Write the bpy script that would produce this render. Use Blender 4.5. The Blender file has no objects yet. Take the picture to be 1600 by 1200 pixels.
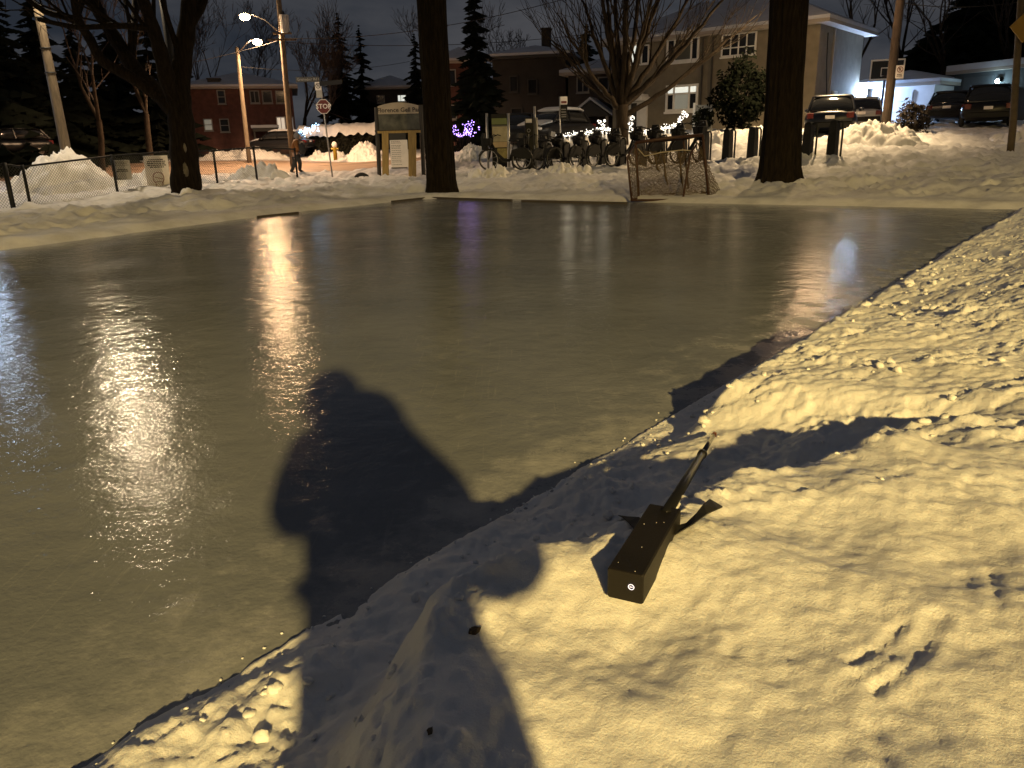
import bpy, math, random
import numpy as np
from mathutils import Vector, Matrix

C = bpy.context.scene.collection
sc = bpy.context.scene
random.seed(7)
rng = np.random.default_rng(11)

# ------------------------------------------------------------------ camera
H, F = 1.3, 1200.0
down = Vector((90.0, -3800.0, -F)).normalized()
up = -down
fwd = Vector((0, 0, -1)); fwd = (fwd - fwd.dot(up) * up).normalized()
rgt = fwd.cross(up)
RC = Matrix((rgt, fwd, up))                       # camera axes -> world axes
cam_d = bpy.data.cameras.new("camera")
cam = bpy.data.objects.new("camera", cam_d); C.objects.link(cam)
cam_d.sensor_width = 36.0; cam_d.lens = 36.0 * F / 1600.0
cam_d.clip_start = 0.05; cam_d.clip_end = 3000
cam.matrix_world = Matrix.Translation((0, 0, H)) @ RC.to_4x4()
sc.camera = cam

def ray(x, y): return RC @ Vector((x - 800.0, -(y - 600.0), -F))
def at_z(x, y, z=0.0):
    d = ray(x, y); t = (z - H) / d.z
    return Vector((d.x * t, d.y * t, z))
def at_Y(x, y, Y):
    d = ray(x, y); t = Y / d.y
    return Vector((d.x * t, Y, H + d.z * t))

# ------------------------------------------------------------------ world
world = bpy.data.worlds.new("World"); sc.world = world; world.use_nodes = True
nt = world.node_tree; nt.nodes.clear()
wo = nt.nodes.new('ShaderNodeOutputWorld')
bg_sky = nt.nodes.new('ShaderNodeBackground'); bg_cl = nt.nodes.new('ShaderNodeBackground')
sky = nt.nodes.new('ShaderNodeTexSky'); sky.sky_type = 'NISHITA'; sky.sun_disc = False
sky.sun_elevation = math.radians(-6.0); sky.sun_rotation = math.radians(200)
bg_sky.inputs['Strength'].default_value = 0.10
tc = nt.nodes.new('ShaderNodeTexCoord'); mp = nt.nodes.new('ShaderNodeMapping')
mp.inputs['Scale'].default_value = (1.6, 1.6, 5.0)
nz = nt.nodes.new('ShaderNodeTexNoise'); nz.inputs['Scale'].default_value = 2.2
nz.inputs['Detail'].default_value = 6; nz.inputs['Roughness'].default_value = 0.55
cr = nt.nodes.new('ShaderNodeValToRGB')
cr.color_ramp.elements[0].position = 0.38; cr.color_ramp.elements[0].color = (0.017, 0.021, 0.029, 1)
cr.color_ramp.elements[1].position = 0.64; cr.color_ramp.elements[1].color = (0.053, 0.054, 0.060, 1)
bg_cl.inputs['Strength'].default_value = 1.15
add = nt.nodes.new('ShaderNodeAddShader')
L = nt.links.new
L(tc.outputs['Generated'], mp.inputs['Vector']); L(mp.outputs['Vector'], nz.inputs['Vector'])
L(nz.outputs['Fac'], cr.inputs['Fac']); L(cr.outputs['Color'], bg_cl.inputs['Color'])
L(sky.outputs['Color'], bg_sky.inputs['Color'])
L(bg_sky.outputs[0], add.inputs[0]); L(bg_cl.outputs[0], add.inputs[1]); L(add.outputs[0], wo.inputs['Surface'])

sc.view_settings.view_transform = 'Standard'; sc.view_settings.look = 'None'
sc.view_settings.exposure = 0.0; sc.view_settings.gamma = 1.0
sc.render.engine = 'CYCLES'
sc.cycles.use_denoising = True
sc.cycles.max_bounces = 5; sc.cycles.diffuse_bounces = 2; sc.cycles.glossy_bounces = 3
sc.cycles.transmission_bounces = 3; sc.cycles.transparent_max_bounces = 6
sc.cycles.sample_clamp_indirect = 4.0; sc.cycles.sample_clamp_direct = 0.0
sc.cycles.caustics_reflective = False; sc.cycles.caustics_refractive = False

# lamp powers in one place (W); the lamps themselves are built with their posts
KEY = ((1.0, 0.70, 0.235), 72000)
LAMP_ORANGE = ((1.0, 0.62, 0.34), 7000)
LAMP_FAR = ((1.0, 0.62, 0.32), 2600)
LAMP_LEFT = ((1.0, 0.78, 0.50), 2000)
LAMP_COOL = ((0.55, 0.72, 1.0), 190)
LAMP_RIGHT = ((1.0, 0.70, 0.36), 5000)
FLOOD = ((0.44, 0.63, 1.0), 2200)
PORCH = ((0.62, 0.90, 1.0), 40)

# ------------------------------------------------------------------ materials
MATS = {}
def mat(name, col, rough=0.7, var=0.0, vscale=6.0, bump=0.0, bscale=20.0, metal=0.0, emit=None, estr=0.0, spec=0.5, sampling=True, vcol=None, stretch=None):
    if name in MATS: return MATS[name]
    m = bpy.data.materials.new(name); m.use_nodes = True
    t = m.node_tree; b = t.nodes['Principled BSDF']
    b.inputs['Base Color'].default_value = (*col, 1); b.inputs['Roughness'].default_value = rough
    b.inputs['Metallic'].default_value = metal; b.inputs['Specular IOR Level'].default_value = spec
    if var or bump:
        tcn = t.nodes.new('ShaderNodeTexCoord'); vec = tcn.outputs['Object']
        if stretch:
            mpn = t.nodes.new('ShaderNodeMapping'); mpn.inputs['Scale'].default_value = stretch
            t.links.new(vec, mpn.inputs['Vector']); vec = mpn.outputs['Vector']
    if var:
        n = t.nodes.new('ShaderNodeTexNoise'); n.inputs['Scale'].default_value = vscale; n.inputs['Detail'].default_value = 5
        r = t.nodes.new('ShaderNodeValToRGB')
        lo = tuple(c * (1 - var) for c in col); hi = vcol if vcol else tuple(min(1, c * (1 + var)) for c in col)
        r.color_ramp.elements[0].position = 0.32; r.color_ramp.elements[0].color = (*lo, 1)
        r.color_ramp.elements[1].position = 0.68; r.color_ramp.elements[1].color = (*hi, 1)
        t.links.new(vec, n.inputs['Vector']); t.links.new(n.outputs['Fac'], r.inputs['Fac']); t.links.new(r.outputs['Color'], b.inputs['Base Color'])
    if bump:
        n2 = t.nodes.new('ShaderNodeTexNoise'); n2.inputs['Scale'].default_value = bscale; n2.inputs['Detail'].default_value = 6
        bp = t.nodes.new('ShaderNodeBump'); bp.inputs['Strength'].default_value = bump; bp.inputs['Distance'].default_value = 0.03
        t.links.new(vec, n2.inputs['Vector']); t.links.new(n2.outputs['Fac'], bp.inputs['Height']); t.links.new(bp.outputs['Normal'], b.inputs['Normal'])
    if emit:
        b.inputs['Emission Color'].default_value = (*emit, 1); b.inputs['Emission Strength'].default_value = estr
        if not sampling: m.cycles.emission_sampling = 'NONE'
    MATS[name] = m
    return m

def snow_mat(name, col, lo, dirt, fine=1.0, sss=0.0):
    m = bpy.data.materials.new(name); m.use_nodes = True
    t = m.node_tree; b = t.nodes['Principled BSDF']; N = t.nodes.new; K = t.links.new
    tcn = N('ShaderNodeTexCoord')
    n = N('ShaderNodeTexNoise'); n.inputs['Scale'].default_value = 1.7; n.inputs['Detail'].default_value = 8; n.inputs['Roughness'].default_value = 0.65
    r = N('ShaderNodeValToRGB'); r.color_ramp.elements[0].position = 0.30; r.color_ramp.elements[0].color = (*lo, 1)
    r.color_ramp.elements[1].position = 0.55; r.color_ramp.elements[1].color = (*col, 1)
    K(tcn.outputs['Object'], n.inputs['Vector']); K(n.outputs['Fac'], r.inputs['Fac'])
    d = N('ShaderNodeTexNoise'); d.inputs['Scale'].default_value = 23; d.inputs['Detail'].default_value = 4
    dr = N('ShaderNodeValToRGB'); dr.color_ramp.elements[0].position = 0.69; dr.color_ramp.elements[0].color = (0, 0, 0, 1)
    dr.color_ramp.elements[1].position = 0.78; dr.color_ramp.elements[1].color = (dirt, dirt, dirt, 1)
    K(tcn.outputs['Object'], d.inputs['Vector']); K(d.outputs['Fac'], dr.inputs['Fac'])
    mx = N('ShaderNodeMix'); mx.data_type = 'RGBA'; mx.inputs['B'].default_value = (0.13, 0.10, 0.07, 1)
    K(dr.outputs['Color'], mx.inputs['Factor']); K(r.outputs['Color'], mx.inputs['A']); K(mx.outputs['Result'], b.inputs['Base Color'])
    b.inputs['Roughness'].default_value = 0.62; b.inputs['Specular IOR Level'].default_value = 0.25
    if sss:
        b.inputs['Subsurface Weight'].default_value = sss; b.inputs['Subsurface Radius'].default_value = (1.0, 0.9, 0.8); b.inputs['Subsurface Scale'].default_value = 0.007
    n1 = N('ShaderNodeTexNoise'); n1.inputs['Scale'].default_value = 55; n1.inputs['Detail'].default_value = 8; n1.inputs['Roughness'].default_value = 0.7
    n2 = N('ShaderNodeTexNoise'); n2.inputs['Scale'].default_value = 260; n2.inputs['Detail'].default_value = 3
    b1 = N('ShaderNodeBump'); b1.inputs['Strength'].default_value = 0.6 * fine; b1.inputs['Distance'].default_value = 0.012
    b2 = N('ShaderNodeBump'); b2.inputs['Strength'].default_value = 0.5 * fine; b2.inputs['Distance'].default_value = 0.003
    K(tcn.outputs['Object'], n1.inputs['Vector']); K(tcn.outputs['Object'], n2.inputs['Vector'])
    K(n1.outputs['Fac'], b1.inputs['Height']); K(n2.outputs['Fac'], b2.inputs['Height'])
    K(b1.outputs['Normal'], b2.inputs['Normal']); K(b2.outputs['Normal'], b.inputs['Normal'])
    MATS[name] = m
    return m
SNOW = snow_mat('snow_bank', (0.80, 0.80, 0.81), (0.70, 0.69, 0.68), 0.25, 0.75, 0.6)
SNOW_FAR = snow_mat('snow_trampled', (0.72, 0.72, 0.74), (0.50, 0.495, 0.505), 0.8, 1.6)
SNOW_PILE = snow_mat('snow_pile', (0.78, 0.77, 0.76), (0.62, 0.60, 0.58), 0.6, 1.3)
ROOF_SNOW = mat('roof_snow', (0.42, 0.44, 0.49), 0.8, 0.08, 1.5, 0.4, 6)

def ice_mat():
    m = bpy.data.materials.new('ice'); m.use_nodes = True
    t = m.node_tree; b = t.nodes['Principled BSDF']; N = t.nodes.new; K = t.links.new
    tcn = N('ShaderNodeTexCoord'); P = tcn.outputs['Object']
    n = N('ShaderNodeTexNoise'); n.inputs['Scale'].default_value = 0.7; n.inputs['Detail'].default_value = 9; n.inputs['Roughness'].default_value = 0.62
    r = N('ShaderNodeValToRGB'); r.color_ramp.elements[0].position = 0.3; r.color_ramp.elements[0].color = (0.146, 0.160, 0.182, 1)
    r.color_ramp.elements[1].position = 0.72; r.color_ramp.elements[1].color = (0.222, 0.238, 0.264, 1)
    K(P, n.inputs['Vector']); K(n.outputs['Fac'], r.inputs['Fac'])
    # fine skate scratches, a little paler
    mp1 = N('ShaderNodeMapping'); mp1.inputs['Rotation'].default_value = (0, 0, 0.5); mp1.inputs['Scale'].default_value = (60, 2.0, 1)
    s = N('ShaderNodeTexNoise'); s.inputs['Scale'].default_value = 1.0; s.inputs['Detail'].default_value = 4; s.inputs['Distortion'].default_value = 0.6
    sr = N('ShaderNodeValToRGB'); sr.color_ramp.elements[0].position = 0.62; sr.color_ramp.elements[0].color = (0, 0, 0, 1); sr.color_ramp.elements[1].position = 0.8; sr.color_ramp.elements[1].color = (0.18, 0.18, 0.18, 1)
    K(P, mp1.inputs['Vector']); K(mp1.outputs['Vector'], s.inputs['Vector']); K(s.outputs['Fac'], sr.inputs['Fac'])
    mx = N('ShaderNodeMix'); mx.data_type = 'RGBA'; mx.inputs['B'].default_value = (0.5, 0.5, 0.48, 1)
    K(sr.outputs['Color'], mx.inputs['Factor']); K(r.outputs['Color'], mx.inputs['A']); K(mx.outputs['Result'], b.inputs['Base Color'])
    rn = N('ShaderNodeTexNoise'); rn.inputs['Scale'].default_value = 0.9; rn.inputs['Detail'].default_value = 6
    rr = N('ShaderNodeMapRange'); rr.inputs['From Min'].default_value = 0.35; rr.inputs['From Max'].default_value = 0.68
    rr.inputs['To Min'].default_value = 0.05; rr.inputs['To Max'].default_value = 0.19
    K(P, rn.inputs['Vector']); K(rn.outputs['Fac'], rr.inputs['Value']); K(rr.outputs['Result'], b.inputs['Roughness'])
    b.inputs['IOR'].default_value = 1.31
    # snow dust and frost blown thin over the ice, thickest along the snow bank
    dt = N('ShaderNodeVectorMath'); dt.operation = 'DOT_PRODUCT'; dt.inputs[1].default_value = (0.775, -0.632, 0)
    um = N('ShaderNodeMapRange'); um.inputs['From Min'].default_value = -1.60 - 0.75; um.inputs['From Max'].default_value = -1.60 + 0.05; um.inputs['To Min'].default_value = 0.0; um.inputs['To Max'].default_value = 0.26
    fn_ = N('ShaderNodeTexNoise'); fn_.inputs['Scale'].default_value = 2.6; fn_.inputs['Detail'].default_value = 9; fn_.inputs['Roughness'].default_value = 0.72
    ad = N('ShaderNodeMath'); ad.operation = 'ADD'
    fr_ = N('ShaderNodeMapRange'); fr_.inputs['From Min'].default_value = 0.60; fr_.inputs['From Max'].default_value = 0.86; fr_.inputs['To Max'].default_value = 0.40
    K(P, dt.inputs[0]); K(dt.outputs['Value'], um.inputs['Value']); K(P, fn_.inputs['Vector']); K(fn_.outputs['Fac'], ad.inputs[0]); K(um.outputs['Result'], ad.inputs[1]); K(ad.outputs[0], fr_.inputs['Value'])
    mx2 = N('ShaderNodeMix'); mx2.data_type = 'RGBA'; mx2.inputs['B'].default_value = (0.62, 0.62, 0.62, 1)
    K(fr_.outputs['Result'], mx2.inputs['Factor']); K(mx.outputs['Result'], mx2.inputs['A']); K(mx2.outputs['Result'], b.inputs['Base Color'])
    ra = N('ShaderNodeMath'); ra.operation = 'ADD'; K(rr.outputs['Result'], ra.inputs[0]); K(fr_.outputs['Result'], ra.inputs[1]); K(ra.outputs[0], b.inputs['Roughness'])
    # pebbly freeze texture and slow waves
    a = N('ShaderNodeTexNoise'); a.inputs['Scale'].default_value = 46; a.inputs['Detail'].default_value = 2; a.inputs['Roughness'].default_value = 0.6
    w = N('ShaderNodeTexNoise'); w.inputs['Scale'].default_value = 6.5; w.inputs['Detail'].default_value = 4
    b1 = N('ShaderNodeBump'); b1.inputs['Strength'].default_value = 0.5; b1.inputs['Distance'].default_value = 0.010
    b2 = N('ShaderNodeBump'); b2.inputs['Strength'].default_value = 0.55; b2.inputs['Distance'].default_value = 0.0034
    b1.inputs['Distance'].default_value = 0.015
    K(P, w.inputs['Vector']); K(P, a.inputs['Vector']); K(w.outputs['Fac'], b1.inputs['Height']); K(a.outputs['Fac'], b2.inputs['Height'])
    K(b1.outputs['Normal'], b2.inputs['Normal']); K(b2.outputs['Normal'], b.inputs['Normal'])
    return m
ICE = ice_mat()
BARK = mat('bark', (0.012, 0.009, 0.0065), 0.95, 0.45, 7, 0.9, 9, stretch=(3, 3, 0.5), spec=0.08)
BARK2 = mat('bark_grey', (0.030, 0.023, 0.017), 0.95, 0.35, 6, 0.6, 10, stretch=(3, 3, 0.6), spec=0.08)
TWIG = mat('twig', (0.045, 0.032, 0.024), 0.9)
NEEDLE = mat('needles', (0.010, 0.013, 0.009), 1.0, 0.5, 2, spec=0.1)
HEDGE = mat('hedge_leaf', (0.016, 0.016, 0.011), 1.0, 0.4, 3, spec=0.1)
POLEWOOD = mat('pole_wood', (0.135, 0.105, 0.072), 0.85, 0.3, 5, 0.5, 10, stretch=(4, 4, 0.6))
STEEL = mat('galvanised_steel', (0.36, 0.36, 0.36), 0.45, metal=0.8)
BLACKM = mat('black_metal', (0.008, 0.008, 0.009), 0.55, spec=0.3)
BLACKP = mat('black_plastic', (0.007, 0.007, 0.0075), 0.55, spec=0.25)
RUBBER = mat('rubber', (0.014, 0.014, 0.014), 0.8)
RUST = mat('red_steel_tube', (0.065, 0.017, 0.011), 0.65, 0.5, 14, vcol=(0.05, 0.024, 0.015))
NETSTR = mat('net_string', (0.085, 0.06, 0.04), 0.9)
BRICKM = mat('red_brick', (0.085, 0.034, 0.027), 0.9, 0.25, 3, 0.3, 30)
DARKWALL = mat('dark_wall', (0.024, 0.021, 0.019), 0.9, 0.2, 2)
BEIGE = mat('beige_brick', (0.185, 0.16, 0.115), 0.9, 0.12, 2.5, 0.3, 30)
WHITEP = mat('white_paint', (0.76, 0.75, 0.72), 0.6, 0.06, 3)
GLASS_D = mat('dark_glass', (0.015, 0.016, 0.018), 0.08)
SOFFIT = mat('soffit', (0.28, 0.25, 0.22), 0.8)
DARKTRIM = mat('dark_trim', (0.03, 0.028, 0.026), 0.7)
SIGNW = mat('sign_white', (0.80, 0.75, 0.73), 0.6, 0.05, 8)
SIGNG = mat('sign_grey', (0.34, 0.33, 0.33), 0.6, 0.08, 8)
INK = mat('ink', (0.03, 0.025, 0.025), 0.7)
INK_RED = mat('ink_red', (0.22, 0.06, 0.05), 0.7)
STOPRED = mat('stop_red', (0.11, 0.008, 0.008), 0.5)
LAMPGLOW = mat('lamp_glow', (0.9, 0.8, 0.7), 0.5, emit=(1.0, 0.62, 0.32), estr=230)
COOLGLOW = mat('cool_glow', (0.9, 0.9, 0.9), 0.5, emit=(0.6, 0.78, 1.0), estr=9)
LEFTGLOW = mat('left_lamp_glow', (0.9, 0.8, 0.7), 0.5, emit=(1.0, 0.76, 0.44), estr=62)
WINGLOW = mat('lit_window', (0.7, 0.7, 0.6), 0.4, emit=(0.92, 0.95, 0.85), estr=0.75)
WINGLOW2 = mat('lit_window_dim', (0.35, 0.36, 0.32), 0.4, emit=(0.75, 0.78, 0.66), estr=0.13)
WINWARM = mat('lit_window_warm', (0.7, 0.6, 0.5), 0.4, emit=(1.0, 0.85, 0.65), estr=0.5)
BULB = mat('white_bulb', (0.9, 0.9, 0.9), 0.5, emit=(1.0, 0.93, 0.80), estr=3.2, sampling=False)
BULB_P = mat('purple_bulb', (0.6, 0.5, 0.9), 0.5, emit=(0.42, 0.25, 1.0), estr=5.0, sampling=False)
BULB_B = mat('blue_bulb', (0.5, 0.7, 0.9), 0.5, emit=(0.35, 0.65, 1.0), estr=3.5, sampling=False)

# ------------------------------------------------------------------ mesh helpers
class MB:
    def __init__(s): s.v = []; s.f = []
    def add(s, vs, fs):
        n = len(s.v); s.v.extend([tuple(p) for p in vs]); s.f.extend([tuple(i + n for i in f) for f in fs])
    def obox(s, c, ax, ay, az):
        c, ax, ay, az = Vector(c), Vector(ax), Vector(ay), Vector(az)
        vs = [c + sx * ax + sy * ay + sz * az for sz in (-1, 1) for sy in (-1, 1) for sx in (-1, 1)]
        s.add(vs, [(0, 2, 3, 1), (4, 5, 7, 6), (0, 1, 5, 4), (2, 6, 7, 3), (0, 4, 6, 2), (1, 3, 7, 5)])
        return s
    def box(s, x0, x1, y0, y1, z0, z1):
        return s.obox(((x0 + x1) / 2, (y0 + y1) / 2, (z0 + z1) / 2), ((x1 - x0) / 2, 0, 0), (0, (y1 - y0) / 2, 0), (0, 0, (z1 - z0) / 2))
    def bbox(s, x0, x1, y0, y1, z0, z1, b=0.01):
        # box with chamfered vertical and top edges
        prof = [(x0 + b, y0), (x1 - b, y0), (x1, y0 + b), (x1, y1 - b), (x1 - b, y1), (x0 + b, y1), (x0, y1 - b), (x0, y0 + b)]
        cx, cy = (x0 + x1) / 2, (y0 + y1) / 2
        ins = [(x + (b if x < cx else -b), y + (b if y < cy else -b)) for x, y in prof]
        vs = [(x, y, z0) for x, y in prof] + [(x, y, z1 - b) for x, y in prof] + [(x, y, z1) for x, y in ins]
        fs = [tuple(reversed(range(8)))] + [(i, (i + 1) % 8, 8 + (i + 1) % 8, 8 + i) for i in range(8)]
        fs += [(8 + i, 8 + (i + 1) % 8, 16 + (i + 1) % 8, 16 + i) for i in range(8)] + [tuple(range(16, 24))]
        s.add(vs, fs); return s
    def tube(s, pts, r, n=6, caps=True):
        pts = [Vector(p) for p in pts]
        rs = r if isinstance(r, (list, tuple)) else [r] * len(pts)
        base = len(s.v); ref = None
        for i, p in enumerate(pts):
            d = (pts[min(i + 1, len(pts) - 1)] - pts[max(i - 1, 0)])
            if d.length < 1e-9: d = Vector((0, 0, 1))
            d.normalize()
            if ref is None: ref = Vector((1, 0, 0)) if abs(d.x) < 0.8 else Vector((0, 1, 0))
            a = ref - ref.dot(d) * d
            if a.length < 1e-6: a = d.orthogonal()
            a.normalize(); b = d.cross(a); ref = a
            for k in range(n):
                t = 2 * math.pi * k / n
                s.v.append(tuple(p + rs[i] * (math.cos(t) * a + math.sin(t) * b)))
        for i in range(len(pts) - 1):
            for k in range(n):
                k2 = (k + 1) % n
                s.f.append((base + i * n + k, base + i * n + k2, base + (i + 1) * n + k2, base + (i + 1) * n + k))
        if caps:
            s.f.append(tuple(base + k for k in reversed(range(n)))); e = base + (len(pts) - 1) * n
            s.f.append(tuple(e + k for k in range(n)))
        return s
    def sphere(s, c, r, nu=10, nv=7, jit=0.0, rnd=None):
        rx, ry, rz = r if isinstance(r, (tuple, list)) else (r, r, r)
        vs = []
        for j in range(nv + 1):
            ph = math.pi * j / nv
            for i in range(nu):
                th = 2 * math.pi * i / nu
                k = 1 + (rnd.uniform(-jit, jit) if rnd else 0)
                vs.append((c[0] + rx * k * math.sin(ph) * math.cos(th), c[1] + ry * k * math.sin(ph) * math.sin(th), c[2] + rz * k * math.cos(ph)))
        fs = [(j * nu + i, (j + 1) * nu + i, (j + 1) * nu + (i + 1) % nu, j * nu + (i + 1) % nu) for j in range(nv) for i in range(nu)]
        s.add(vs, fs); return s
    def torus(s, c, R, r, axis='x', n=24, m=6, a0=0, a1=2 * math.pi):
        full = abs(a1 - a0 - 2 * math.pi) < 1e-6
        vs = []; cnt = n if full else n + 1
        for i in range(cnt):
            t = a0 + (a1 - a0) * i / n
            for k in range(m):
                p = 2 * math.pi * k / m; rr = R + r * math.cos(p); h = r * math.sin(p)
                q = {'x': (h, rr * math.cos(t), rr * math.sin(t)), 'y': (rr * math.cos(t), h, rr * math.sin(t)), 'z': (rr * math.cos(t), rr * math.sin(t), h)}[axis]
                vs.append((c[0] + q[0], c[1] + q[1], c[2] + q[2]))
        fs = [(i * m + k, ((i + 1) % cnt) * m + k, ((i + 1) % cnt) * m + (k + 1) % m, i * m + (k + 1) % m) for i in range(n) for k in range(m)]
        s.add(vs, fs); return s
    def prism(s, poly, y0, y1):
        # polygon in local XZ extruded along y
        n = len(poly)
        vs = [(x, y0, z) for x, z in poly] + [(x, y1, z) for x, z in poly]
        s.add(vs, [tuple(range(n)), tuple(reversed(range(n, 2 * n)))] + [(i, i + n, (i + 1) % n + n, (i + 1) % n) for i in range(n)])
        return s
    def loft(s, rings, cap=True):
        n = len(rings[0]); vs = [p for r_ in rings for p in r_]
        fs = [(i * n + k, i * n + (k + 1) % n, (i + 1) * n + (k + 1) % n, (i + 1) * n + k) for i in range(len(rings) - 1) for k in range(n)]
        if cap: fs += [tuple(reversed(range(n))), tuple((len(rings) - 1) * n + k for k in range(n))]
        s.add(vs, fs); return s
    def build(s, name, m, parent=None, smooth=False, world=False, kind=None):
        me = bpy.data.meshes.new(name)
        off = Vector(parent.location) if (world and parent) else Vector((0, 0, 0))
        vs = [tuple(Vector(p) - off) for p in s.v] if off.length else s.v
        me.from_pydata(vs, [], s.f); me.materials.append(m); me.update()
        if smooth: me.polygons.foreach_set('use_smooth', [True] * len(me.polygons))
        o = bpy.data.objects.new(name, me); C.objects.link(o)
        if parent: o.parent = parent
        if kind: o['kind'] = kind
        return o

def np_mesh(name, verts, faces, m, parent=None, smooth=True, kind=None):
    me = bpy.data.meshes.new(name)
    me.vertices.add(len(verts)); me.vertices.foreach_set('co', np.asarray(verts, np.float32).ravel())
    nf, k = faces.shape
    me.loops.add(nf * k); me.loops.foreach_set('vertex_index', faces.astype(np.int32).ravel())
    me.polygons.add(nf); me.polygons.foreach_set('loop_start', np.arange(nf, dtype=np.int32) * k)
    me.update(calc_edges=True); me.materials.append(m)
    if smooth: me.polygons.foreach_set('use_smooth', np.ones(nf, bool))
    me.validate()
    o = bpy.data.objects.new(name, me); C.objects.link(o)
    if parent: o.parent = parent
    if kind: o['kind'] = kind
    return o
def grid_faces(nr, nc):
    i, j = np.meshgrid(np.arange(nr - 1), np.arange(nc - 1), indexing='ij'); a = i * nc + j
    return np.stack([a, a + 1, a + nc + 1, a + nc], -1).reshape(-1, 4)

def thing(name, label, cat, loc=(0, 0, 0), rotz=0.0, group=None):
    o = bpy.data.objects.new(name, None); C.objects.link(o)
    o.empty_display_size = 0.2
    o.location = loc; o.rotation_euler = (0, 0, rotz); o['label'] = label; o['category'] = cat
    if group: o['group'] = group
    return o
def tag(o, label, cat, group=None):
    o['label'] = label; o['category'] = cat
    if group: o['group'] = group
    return o
CH = {}
def copy_tree(root, loc, rotz, label, group=None, name=None):
    r = root.copy(); C.objects.link(r); r.location = loc; r.rotation_euler = (0, 0, rotz); r['label'] = label
    if group: r['group'] = group
    for ch in list(root.children):
        c = ch.copy(); C.objects.link(c); c.parent = r
        for g in list(ch.children):
            d = g.copy(); C.objects.link(d); d.parent = c
    return r
def text_mesh(name, s, size, m, parent, loc, align='CENTER', depth=0.004, spacing=1.0, bold=0.0):
    cu = bpy.data.curves.new(name, 'FONT'); cu.body = s; cu.size = size; cu.align_x = align; cu.align_y = 'CENTER'
    cu.extrude = depth; cu.space_character = spacing; cu.offset = bold; cu.resolution_u = 2
    o = bpy.data.objects.new(name, cu); C.objects.link(o)
    bpy.context.view_layer.update()
    me = bpy.data.meshes.new_from_object(o.evaluated_get(bpy.context.evaluated_depsgraph_get()))
    bpy.data.objects.remove(o); bpy.data.curves.remove(cu)
    me.materials.clear(); me.materials.append(m)
    me.transform(Matrix.Translation(loc) @ Matrix.Rotation(math.pi / 2, 4, 'X'))
    o = bpy.data.objects.new(name, me); C.objects.link(o); o.parent = parent
    return o

# ------------------------------------------------------------------ noise
def _h(ix, iy, seed):
    with np.errstate(over='ignore'):
        h = (ix.astype(np.uint32) * np.uint32(374761393)) ^ (iy.astype(np.uint32) * np.uint32(668265263)) ^ np.uint32(seed * 974634777 & 0xffffffff)
        h = (h ^ (h >> np.uint32(13))) * np.uint32(1274126177)
        h = h ^ (h >> np.uint32(16))
    return h.astype(np.float64) / 4294967295.0 * 2 * np.pi
def gnoise(x, y, seed=0):
    x0 = np.floor(x); y0 = np.floor(y); fx = x - x0; fy = y - y0
    ix = x0.astype(np.int64); iy = y0.astype(np.int64)
    def g(dx, dy):
        a = _h(ix + dx, iy + dy, seed); return np.cos(a) * (fx - dx) + np.sin(a) * (fy - dy)
    u = fx * fx * fx * (fx * (fx * 6 - 15) + 10); v = fy * fy * fy * (fy * (fy * 6 - 15) + 10)
    a = g(0, 0) * (1 - u) + g(1, 0) * u; b = g(0, 1) * (1 - u) + g(1, 1) * u
    return (a * (1 - v) + b * v) * 1.5
def fbm(x, y, sc_, oct=4, seed=0, rough=0.5, billow=False):
    t = np.zeros_like(x); a = 1.0; k = sc_
    for i in range(oct):
        n = gnoise(x * k + 17.3 * i, y * k - 9.1 * i, seed + i)
        t += a * (np.abs(n) * 2 - 0.6 if billow else n); a *= rough; k *= 2.03
    return t
def sstep(a, b, x):
    t = np.clip((x - a) / (b - a), 0, 1); return t * t * (3 - 2 * t)
def seg_dist(x, y, pts):
    # unsigned distance to polyline, side sign (left +) and the param of the nearest point
    best = np.full(x.shape, 1e9); sign = np.ones(x.shape); par = np.zeros(x.shape)
    for i in range(len(pts) - 1):
        ax, ay = pts[i][0], pts[i][1]; bx, by = pts[i + 1][0], pts[i + 1][1]
        dx, dy = bx - ax, by - ay; l2 = dx * dx + dy * dy
        t = np.clip(((x - ax) * dx + (y - ay) * dy) / l2, 0, 1)
        d = np.hypot(x - ax - t * dx, y - ay - t * dy)
        cs = dx * (y - ay) - dy * (x - ax)
        m = d < best - 1e-9
        best = np.where(m, d, best); sign = np.where(m, np.where(cs > 0, 1.0, -1.0), sign); par = np.where(m, i + t, par)
    return best, sign, par
def inside_poly(x, y, poly):
    r = np.zeros(x.shape, bool); n = len(poly)
    for i in range(n):
        x1, y1 = poly[i]; x2, y2 = poly[(i + 1) % n]
        c = ((y1 > y) != (y2 > y)) & (x < (x2 - x1) * (y - y1) / (y2 - y1 + 1e-12) + x1)
        r ^= c
    return r

# ------------------------------------------------------------------ rink frame: s along the near right edge, u outwards
E0 = np.array([-0.95, 1.37]); DS = np.array([0.632, 0.775]); DU = np.array([0.775, -0.632])
def su2xy(s_, u_): return E0[0] + s_ * DS[0] + u_ * DU[0], E0[1] + s_ * DS[1] + u_ * DU[1]
def xy2su(x, y): return (x - E0[0]) * DS[0] + (y - E0[1]) * DS[1], (x - E0[0]) * DU[0] + (y - E0[1]) * DU[1]
RINK = [su2xy(-14, 0), su2xy(15.2, 0), su2xy(14.9, -2.5), su2xy(14.25, -6.7), su2xy(13.9, -11.2), su2xy(13.1, -12.2), su2xy(9.2, -12.0), su2xy(3.4, -10.7), su2xy(-14, -9.0)]
def rink_sd(x, y):
    d, _, _ = seg_dist(x, y, RINK + [RINK[0]])
    return np.where(inside_poly(x, y, RINK), -d, d)

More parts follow.
